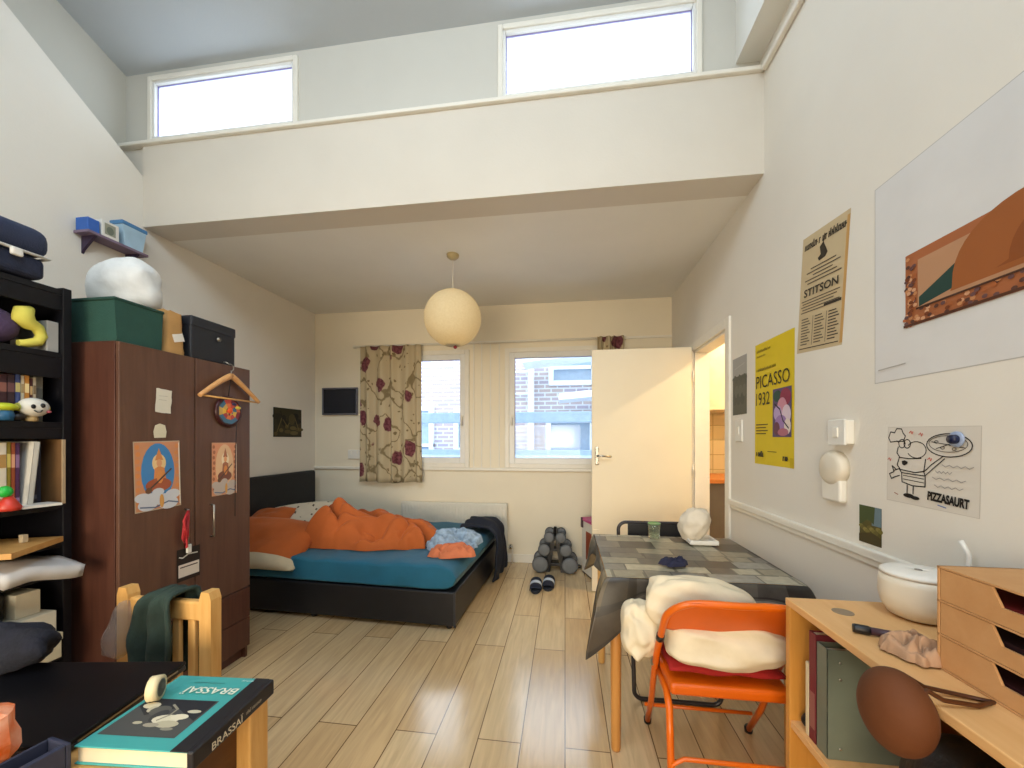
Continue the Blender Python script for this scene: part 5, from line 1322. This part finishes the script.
# black bag and brown pouch at the open front
b = MB((.80, .87, ZS))
b.ball((.82, .88, ZS+.125), (.10, .13, .125), 28, 18, fn=lambda q: Vector((math.copysign(abs(q.x/.10)**.8*.10, q.x), math.copysign(abs(q.y/.13)**.75*.13, q.y), q.z))*(1+.08*nz(q, 9, 2)))
x = b.build('handbag', mat('black_soft_leather', '#0e0e10', rough=.5, bump=.2, bscale=60)); tag(x, 'black soft bag inside the pine bookcase under the brown pouch', 'bag')
t = thing('leather_pouch', 'round brown leather pouch hanging over the front edge of bookcase', 'pouch', (.64, .85, .815)); o = t.location
b = MB(o); b.ball((.636, .845, .825), (.054, .066, .078), 36, 22, fn=lambda q: q*(1+.03*nz(q, 16, 4))); b.build('body', mat('brown_leather', '#5c2e05', rough=.8, var=.08, scale=10, bump=.1, bscale=90), t)
b = MB(o); b.tube([(.645, .82, .872), (.67, .82, .882), (.70, .825, .864), (.76, .83, .856), (.80, .845, .8555), (.76, .86, .856), (.70, .865, .864), (.67, .865, .882), (.645, .865, .872)], .0045, 8); b.build('strap', mat('dark_brown_strap', '#4a2408', rough=.5), t)
# on top
t = thing('diffuser', 'round white squat diffuser on the pine bookcase by the wall', 'diffuser', (.985, 1.235, KZ)); o = t.location
b = MB(o); b.lathe([(0, 0), (.044, 0), (.064, .009), (.079, .036), (.0845, .066), (.0835, .098), (.0805, .118)], (.985, 1.235, KZ), 40); b.build('bowl', mat('satin_white_plastic', '#e6d9c2', rough=.35, var=.02), t)
b = MB(o); b.lathe([(.0815, .119), (.080, .128), (.070, .134), (.03, .137), (.010, .1355), (.009, .132), (0, .132)], (.985, 1.235, KZ), 40); b.build('lid', mat('bright_white_plastic', '#ece6da', rough=.35, var=.02), t)
b = MB(o); b.lathe([(.0, .1375), (.008, .1375), (.009, .1345)], (.982, 1.23, KZ), 14); b.build('mist_hole', mat('grey_vent', '#8f877a', rough=.5), t)
x = MB((.955, 1.08, KZ)); x.box((.945, 1.085, KZ), (.972, 1.112, KZ+.036), .004); x = x.build('small_gadget', M_black); tag(x, 'tiny black gadget between the diffuser and cardboard drawers', 'gadget')
t = thing('pen', 'thick black marker pen lying on the pine bookcase', 'pen', (.77, 1.11, KZ)); o = t.location
b = MB(); b.lathe([(0, 0), (.010, 0), (.0115, .004), (.0115, .03), (.010, .034)], (0, 0, 0), 16, axis='X'); 
bmesh.ops.transform(b.bm, matrix=Matrix.Translation(Vector((.742, 1.118, KZ+.0118))-Vector(o)) @ Matrix.Rotation(R(-22), 4, 'Z'), verts=b.bm.verts)
for q_ in b.bm.verts: pass
b.build('cap', M_black, t)
b = MB(); b.lathe([(.0095, .034), (.0095, .10), (.006, .106), (0, .107)], (0, 0, 0), 16, axis='X')
bmesh.ops.transform(b.bm, matrix=Matrix.Translation(Vector((.742, 1.118, KZ+.0118))-Vector(o)) @ Matrix.Rotation(R(-22), 4, 'Z'), verts=b.bm.verts)
b.build('barrel', mat('plum_barrel', '#4a3038', rough=.4), t)
b = rumple(.815, 1.02, .066, .055, .04, KZ+.001, 40, R(25), 17, 5, .25, .9); x = b.build('cloth', mat('taupe_cloth', '#b08b6c', rough=.9, bump=.2, bscale=60), sub=1); tag(x, 'crumpled taupe cloth on the bookcase in front of the cardboard drawers', 'cloth')
# cardboard desktop drawers
t = thing('drawer_unit', 'stack of three brown cardboard desktop drawers on the pine bookcase', 'drawers', (.95, .80, KZ)); o = t.location
GX0, GX1, GY0, GY1 = .812, 1.080, .615, .972; TH = .073
M_kr = wood('brown_cardboard', '#bd8b5a', '#c79766', rough=.8, stretch=(6, 6, 6), spec=.2); M_krd = mat('cardboard_edge', '#8f6336', rough=.85)
b = MB(o)
for k in range(4):
    z_ = KZ+.001+k*TH; b.box((GX0, GY0, z_), (GX1, GY1, z_+.004))
for y_ in (GY0, GY1-.005): b.box((GX0, y_, KZ+.001), (GX1, y_+.005, KZ+3*TH+.005), .001)
b.box((GX1-.004, GY0, KZ+.001), (GX1, GY1, KZ+3*TH+.005)); b.build('case', M_kr, t)
b = MB(o); b.lathe([(0, .0012), (.021, .0012), (.022, 0)], (.96, .855, KZ+3*TH+.005), 24); b.build('round_cap', mat('tan_cap', '#a07848', rough=.7), t)
for k in range(3):
    z0 = KZ+.006+k*TH; z1 = z0+TH-.0065; ya, yb = GY0+.007, GY1-.007; ym = (ya+yb)/2
    nt_ = .070; nb = .052; dh = .034
    b = MB(o); b.prism([(ya, z0), (yb, z0), (yb, z1), (ym+nt_, z1), (ym+nb, z1-dh), (ym-nb, z1-dh), (ym-nt_, z1), (ya, z1)], GX0+.001, GX0+.006, axis='X')
    b.box((GX0+.006, ya, z0), (GX1-.01, yb, z0+.003)); b.box((GX0+.006, ya, z0), (GX1-.01, ya+.003, z1-.008)); b.box((GX0+.006, yb-.003, z0), (GX1-.01, yb, z1-.008)); b.build('drawer', M_kr, t)
    b = MB(o); b.box((GX0+.02, ya+.01, z0+.003), (GX1-.03, yb-.01, z0+.03+.006*(k % 2))); b.build('contents', mat_cache(('#3a1216', '#2a0e12', '#7a1a1a')[k]), t)
# small charging cable tip behind the drawers
b = MB((1.08, 1.19, KZ)); b.tube([(1.06, 1.10, KZ+.006), (1.07, 1.17, KZ+.008), (1.078, 1.20, KZ+.03), (1.080, 1.205, KZ+.14), (1.078, 1.20, KZ+.19), (1.072, 1.215, KZ+.225)], .006, 8); x = b.build('charging_cable', M_white); tag(x, 'white charging cable end sticking up behind the cardboard drawers', 'cable')

# ================================================================== on the right wall
XW = XR-.0006
def wallsheet(b, name, yl, z0, label, cat, roll=0, m=None):
    x = b.build(name, m or M_print); hang(x, (XW, yl, z0), 'right', roll); return tag(x, label, cat)
# yellow exhibition poster
W, H = .395, .69
b = Sheet(); b.rect(0, 0, W, H, '#dcc01e', 0)
K = '#2a2410'
b.scribble(.02, .64, .15, .014, '#6a5a14', k=3); b.scribble(.02, .612, .10, .011, '#8a7818', k=4)
b.scribble(.02, .532, .21, .015, '#5a4c12', k=5)
b.text('PICASSO', .02, .432, .34, .072, K, bold=.0); b.text('1932', .02, .335, .15, .072, K)
b.rect(.20, .155, .375, .41, '#5d4a6a', 1)
for (x_, y_, rx, ry, c_) in ((.245, .37, .04, .03, '#2c4a3c'), (.32, .36, .05, .045, '#8c2f4a'), (.29, .31, .045, .05, '#c98a9a'), (.25, .28, .04, .04, '#b9a0c8'), (.33, .27, .04, .05, '#d8c4d0'), (.28, .23, .055, .04, '#9a7ab0'), (.34, .21, .03, .04, '#e0d2c8'), (.24, .2, .03, .035, '#6a3a4a'), (.30, .18, .05, .02, '#b06a7a')):
    b.oval(x_, y_, rx, ry, c_, 2, 16)
b.stroke([(.22, .33), (.27, .3), (.3, .24), (.35, .2)], .008, '#2a2030', 3)
for i in range(4): b.stroke([(.02, .225-.017*i), (.15-.02*(i % 2), .225-.017*i)], .006, '#5a4c12', 2)
b.scribble(.022, .045, .08, .028, K, k=6, t=.5); b.scribble(.30, .035, .045, .026, K, k=8, t=.6); b.stroke([(.15, .075), (.24, .075)], .005, '#8a7818', 2)
b.rect(W-.03, 0, W, .05, '#c9ac14', 2)
wallsheet(b, 'art_poster', 2.456, 1.213, 'yellow exhibition poster reading PICASSO 1932 on the right wall', 'poster', R(-.5))
# old playbill
W, H = .335, .535
b = Sheet(); b.rect(0, 0, W, H, '#c9b48e', 0); b.rect(W-.018, .01, W, H-.02, '#c79a5c', 1); K = '#3c342a'
b.scribble(.02, .475, .12, .03, K, k=11, t=.42); b.scribble(.155, .475, .16, .03, K, k=12, t=.42)
b.poly([(.14, .455), (.165, .47), (.185, .44), (.2, .415), (.185, .40), (.14, .395), (.13, .41), (.15, .42)], 2, K); b.stroke([(.165, .47), (.172, .5)], .006)
for i, (a, c) in enumerate(((.08, .26), (.05, .29), (.1, .24), (.04, .27), (.06, .30))): b.stroke([(a, .378-.016*i), (c, .378-.016*i)], .005, '#5a5040', 2)
b.text('STITSON', .04, .255, .25, .036, K, bold=.02)
for i in range(5): b.stroke([(.02+.01*(i % 2), .238-.013*i), (.30-.02*(i % 3), .238-.013*i)], .0045, '#5a5040', 2)
b.stroke([(.2, .19), (.31, .19)], .012, K, 2)
for cx in (.03, .135, .235):
    for i in range(10): b.stroke([(cx, .155-.013*i), (cx+.05+.02*((i*7) % 3)/2, .155-.013*i)], .005, '#5a5040' if cx < .2 else K, 2)
b.stroke([(.12, .16), (.12, .03)], .003, K); b.stroke([(.22, .16), (.22, .03)], .003, K); b.stroke([(.02, .018), (.31, .018)], .004, K)
b.bm.transform(Matrix.Diagonal((.92, .985, 1, 1))) if False else [setattr(w, 'co', Vector((w.co.x*.92, w.co.y*.985, w.co.z))) for w in b.bm.verts]
wallsheet(b, 'hanging_playbill', 2.038, 1.765, 'aged cream playbill poster full of black lettering on right wall', 'poster', R(-5.5))
# large art print with copper coloured frame inside a white border
W, H = .95, .70
b = Sheet(); b.rect(0, 0, W, H, '#bdb8b0', 0); b.rect(.003, .003, W-.003, H-.003, '#dcd9d5', 1)
px0, px1, py0, py1 = .128, .86, .165, .40
b.rect(px0, py0, px1, py1, '#a8643c', 2)
b.rect(px0+.045, py0+.05, px1-.05, py1-.03, '#b98a66', 3)
b.poly([(px0+.05, py0+.055), (px0+.05, py0+.085), (px0+.18, py0+.15), (px0+.17, py0+.075)], 4, '#27423a')
b.poly([(px0+.15, py0+.065)]+[(px0+.345-.19*math.cos(R(a)), py0+.075+.175*math.sin(R(a))**.8) for a in range(0, 181, 9)]+[(px0+.54, py0+.065)], 5, '#9c5a2c')
b.poly([(px0+.27, py0+.08)]+[(px0+.40-.10*math.cos(R(a)), py0+.09+.11*math.sin(R(a))) for a in range(0, 181, 12)]+[(px0+.50, py0+.08)], 6, '#8a4c22')
r2 = random.Random(5)
for i in range(160):
    u_ = r2.random()
    if i % 3: x_, y_ = px0+u_*(px1-px0), py0+.008+r2.random()*.042
    else: x_, y_ = px0+.006+r2.random()*.032, py0+u_*(py1-py0)*.95
    b.oval(x_, y_, .008, .006, r2.choice(('#7a3f22', '#c98a5a', '#a85f34', '#5c3a30', '#d9a27a', '#6a4a48')), 7, 7)
b.stroke([(px0, py0+.004), (px1, py0+.004)], .008, '#54301e', 8); b.stroke([(px0+.045, py0+.05), (px1-.05, py0+.05)], .006, '#4a2c1c', 8)
b.stroke([(.02, .045), (.13, .05)], .004, '#b3aea6', 2)
wallsheet(b, 'art_print', 1.564, 1.552, 'large white-bordered art print with copper brown picture on right wall', 'poster')
# grey photograph
b = Sheet(); b.rect(0, 0, .20, .37, '#8f8c84', 0); b.rect(0, 0, .20, .235, '#5f5e52', 1); b.rect(0, .235, .20, .37, '#a3a19b', 1)
for i in range(9): b.oval(.012+.022*i, .235+.008*math.sin(i*2.2), .016, .012+.006*(i % 3), '#5a5a4e', 2, 10)
for i in range(6): b.oval(.03+.028*i, .1+.05*(i % 2), .03, .04, ('#55554a', '#69685c')[i % 2], 3, 12)
b.stroke([(.03, .3), (.17, .32)], .004, '#b7b5b0', 2)
wallsheet(b, 'photograph', 2.757, 1.513, 'narrow grey landscape photograph on the right wall beside the doorway', 'picture')
# pizza chef drawing, hand drawn in black ink
W, H = .305, .252
b = Sheet(); b.rect(0, 0, W, H, '#c4bbae', 0); b.rect(.0015, .0015, W-.0015, H-.0015, '#d9d1c4', 1); K = '#1f1a16'
b.stroke([(.012, .20), (.004, .215), (.012, .235), (.028, .232), (.036, .246), (.055, .245), (.062, .23), (.07, .222), (.064, .205)], .0036, K); b.stroke([(.012, .2), (.035, .203), (.064, .204)], .0034, K)
b.ring(.058, .196, .012, .014, .003, K); b.ring(.078, .196, .012, .014, .003, K); b.stroke([(.046, .2), (.038, .205)], .0034, K); b.stroke([(.07, .197), (.067, .197)], .003, K)
b.ring(.112, .178, .034, .026, .0026, K, a0=-150, a1=150); b.stroke([(.045, .185), (.04, .165), (.052, .15), (.085, .148), (.13, .152)], .0034, K)
b.stroke([(.05, .15), (.042, .125), (.055, .11), (.11, .105), (.14, .112), (.145, .15)], .0034, K); b.poly([(.06, .138), (.07, .142), (.083, .138), (.08, .13), (.07, .124), (.062, .128)], 3, '#1d1814')
b.stroke([(.03, .105), (.05, .112), (.06, .1), (.145, .098), (.14, .11)], .0036, K); b.stroke([(.06, .1), (.062, .07), (.1, .062), (.145, .064), (.145, .098)], .0036, K); b.stroke([(.066, .092), (.14, .088)], .0024, K); b.stroke([(.066, .08), (.14, .076)], .0024, K)
b.stroke([(.04, .108), (.022, .12), (.03, .1), (.012, .092), (.02, .076), (.036, .084), (.052, .09)], .0034, K)
b.stroke([(.082, .062), (.082, .036)], .0036, K); b.stroke([(.104, .062), (.104, .036)], .0036, K); b.oval(.088, .028, .02, .007, K, 3); b.oval(.112, .024, .016, .006, K, 3)
b.stroke([(.14, .11), (.165, .135), (.2, .162)], .003, K); b.stroke([(.146, .1), (.172, .125), (.206, .156)], .003, K)
b.ring(.216, .196, .068, .034, .003, K); b.ring(.214, .2, .058, .024, .002, '#5a5248'); b.stroke([(.165, .205), (.265, .19)], .0022, K); b.stroke([(.18, .185), (.25, .21)], .0022, K)
for (x_, y_) in ((.18, .205), (.2, .188), (.225, .208), (.25, .2), (.235, .186)): b.ring(x_, y_, .006, .004, .0018, K, n=10)
for (x_, y_) in ((.094, .232), (.128, .226), (.012, .14), (.16, .15)): b.stroke([(x_-.006, y_), (x_, y_+.006), (x_+.004, y_-.004), (x_+.007, y_+.004)], .0026, '#cf6a5a')
for (x_, y_, w_) in ((.2, .135, .09), (.18, .115, .05), (.17, .095, .1), (.178, .072, .085)): b.stroke([(x_+w_*i/8, y_+.003*(-1)**i) for i in range(9)], .0022, '#a09890')
b.text('PIZZASAURT', .155, .026, .125, .028, K, bold=.055, rot=R(-3))
b.stroke([(.19, .016), (.215, .012)], .003, '#5a70a8'); b.stroke([(.036, .03), (.05, .026)], .003, '#a06a5a')
wallsheet(b, 'picture_drawing', 1.511, 1.143, 'white sheet with ink drawing of a chef holding a pizza', 'drawing', R(-1.2))
t = thing('picture_magnet', 'round dark blue magnet at top right of the chef drawing', 'magnet', (XR-.006, 1.262, 1.352)); o = t.location
b = MB(o); b.lathe([(0, -.018), (.011, -.018), (.013, -.014), (.013, 0)], (XR-.006, 1.262, 1.352), 20, axis='X'); b.build('knob', mat('midnight_blue_plastic', '#161d3c', rough=.3), t)
b = MB(o); b.lathe([(.013, -.004), (.022, -.004), (.023, 0), (0, 0)], (XR-.006, 1.262, 1.352), 24, axis='X'); b.build('collar', mat('pale_blue_plastic', '#9aa8c4', rough=.3), t)
# little landscape card
b = Sheet(); b.rect(0, 0, .104, .138, '#5a5226', 0); b.rect(0, .085, .104, .138, '#4f5a32', 1); b.rect(.06, .07, .104, .138, '#6b7f86', 2); b.poly([(0, .138), (0, .06), (.04, .09), (.07, .075), (.075, .138)], 3, '#47512b')
for i in range(10): b.oval(.01+.01*i, .06-.005*(i % 4), .012, .008, ('#7a7034', '#6a602c', '#8a7c40')[i % 3], 4, 8)
b.poly([(0, 0), (.104, 0), (.104, .03), (.06, .045), (0, .03)], 5, '#4a3f1e')
wallsheet(b, 'postcard', 1.637, .968, 'small green landscape postcard low on the right wall', 'picture')
# switches and round device
t = thing('surface_switch', 'white surface-mounted switch box on the right wall above round device', 'switch', (XR, 1.705, 1.33)); o = t.location
b = MB(o); b.box((XR-.032, 1.66, 1.333), (XR, 1.75, 1.428), .006); b.build('back_box', M_trim, t)
b = MB(o); b.box((XR-.040, 1.656, 1.329), (XR-.031, 1.754, 1.432), .004); f_ = b.build('plate', M_white, t)
b = MB(o); b.box((XR-.045, 1.69, 1.36), (XR-.038, 1.72, 1.40), .003); b.build('rocker', M_trim, f_)
t = thing('wall_device', 'round white dome device fixed to the right wall under the switch', 'device', (XR, 1.765, 1.21)); o = t.location
b = MB(o); b.lathe([(0, -.042), (.05, -.040), (.064, -.034), (.070, -.024), (.070, 0)], (XR, 1.755, 1.235), 36, axis='X'); b.build('dome', mat('ivory_plastic', '#ddd3bf', rough=.45, var=.02), t)
b = MB(o); b.box((XR-.03, 1.70, 1.10), (XR, 1.81, 1.19), .008); b.build('base_box', M_trim, t)
t = thing('light_switch', 'small white light switch beside the doorway under the grey photograph', 'switch', (XR, 2.66, 1.35)); o = t.location
b = MB(o); b.box((XR-.012, 2.605, 1.34), (XR, 2.70, 1.48), .004); b.build('plate', M_white, t)
b = MB(o); b.box((XR-.018, 2.635, 1.385), (XR-.010, 2.665, 1.435), .003); b.build('rocker', M_trim, t)
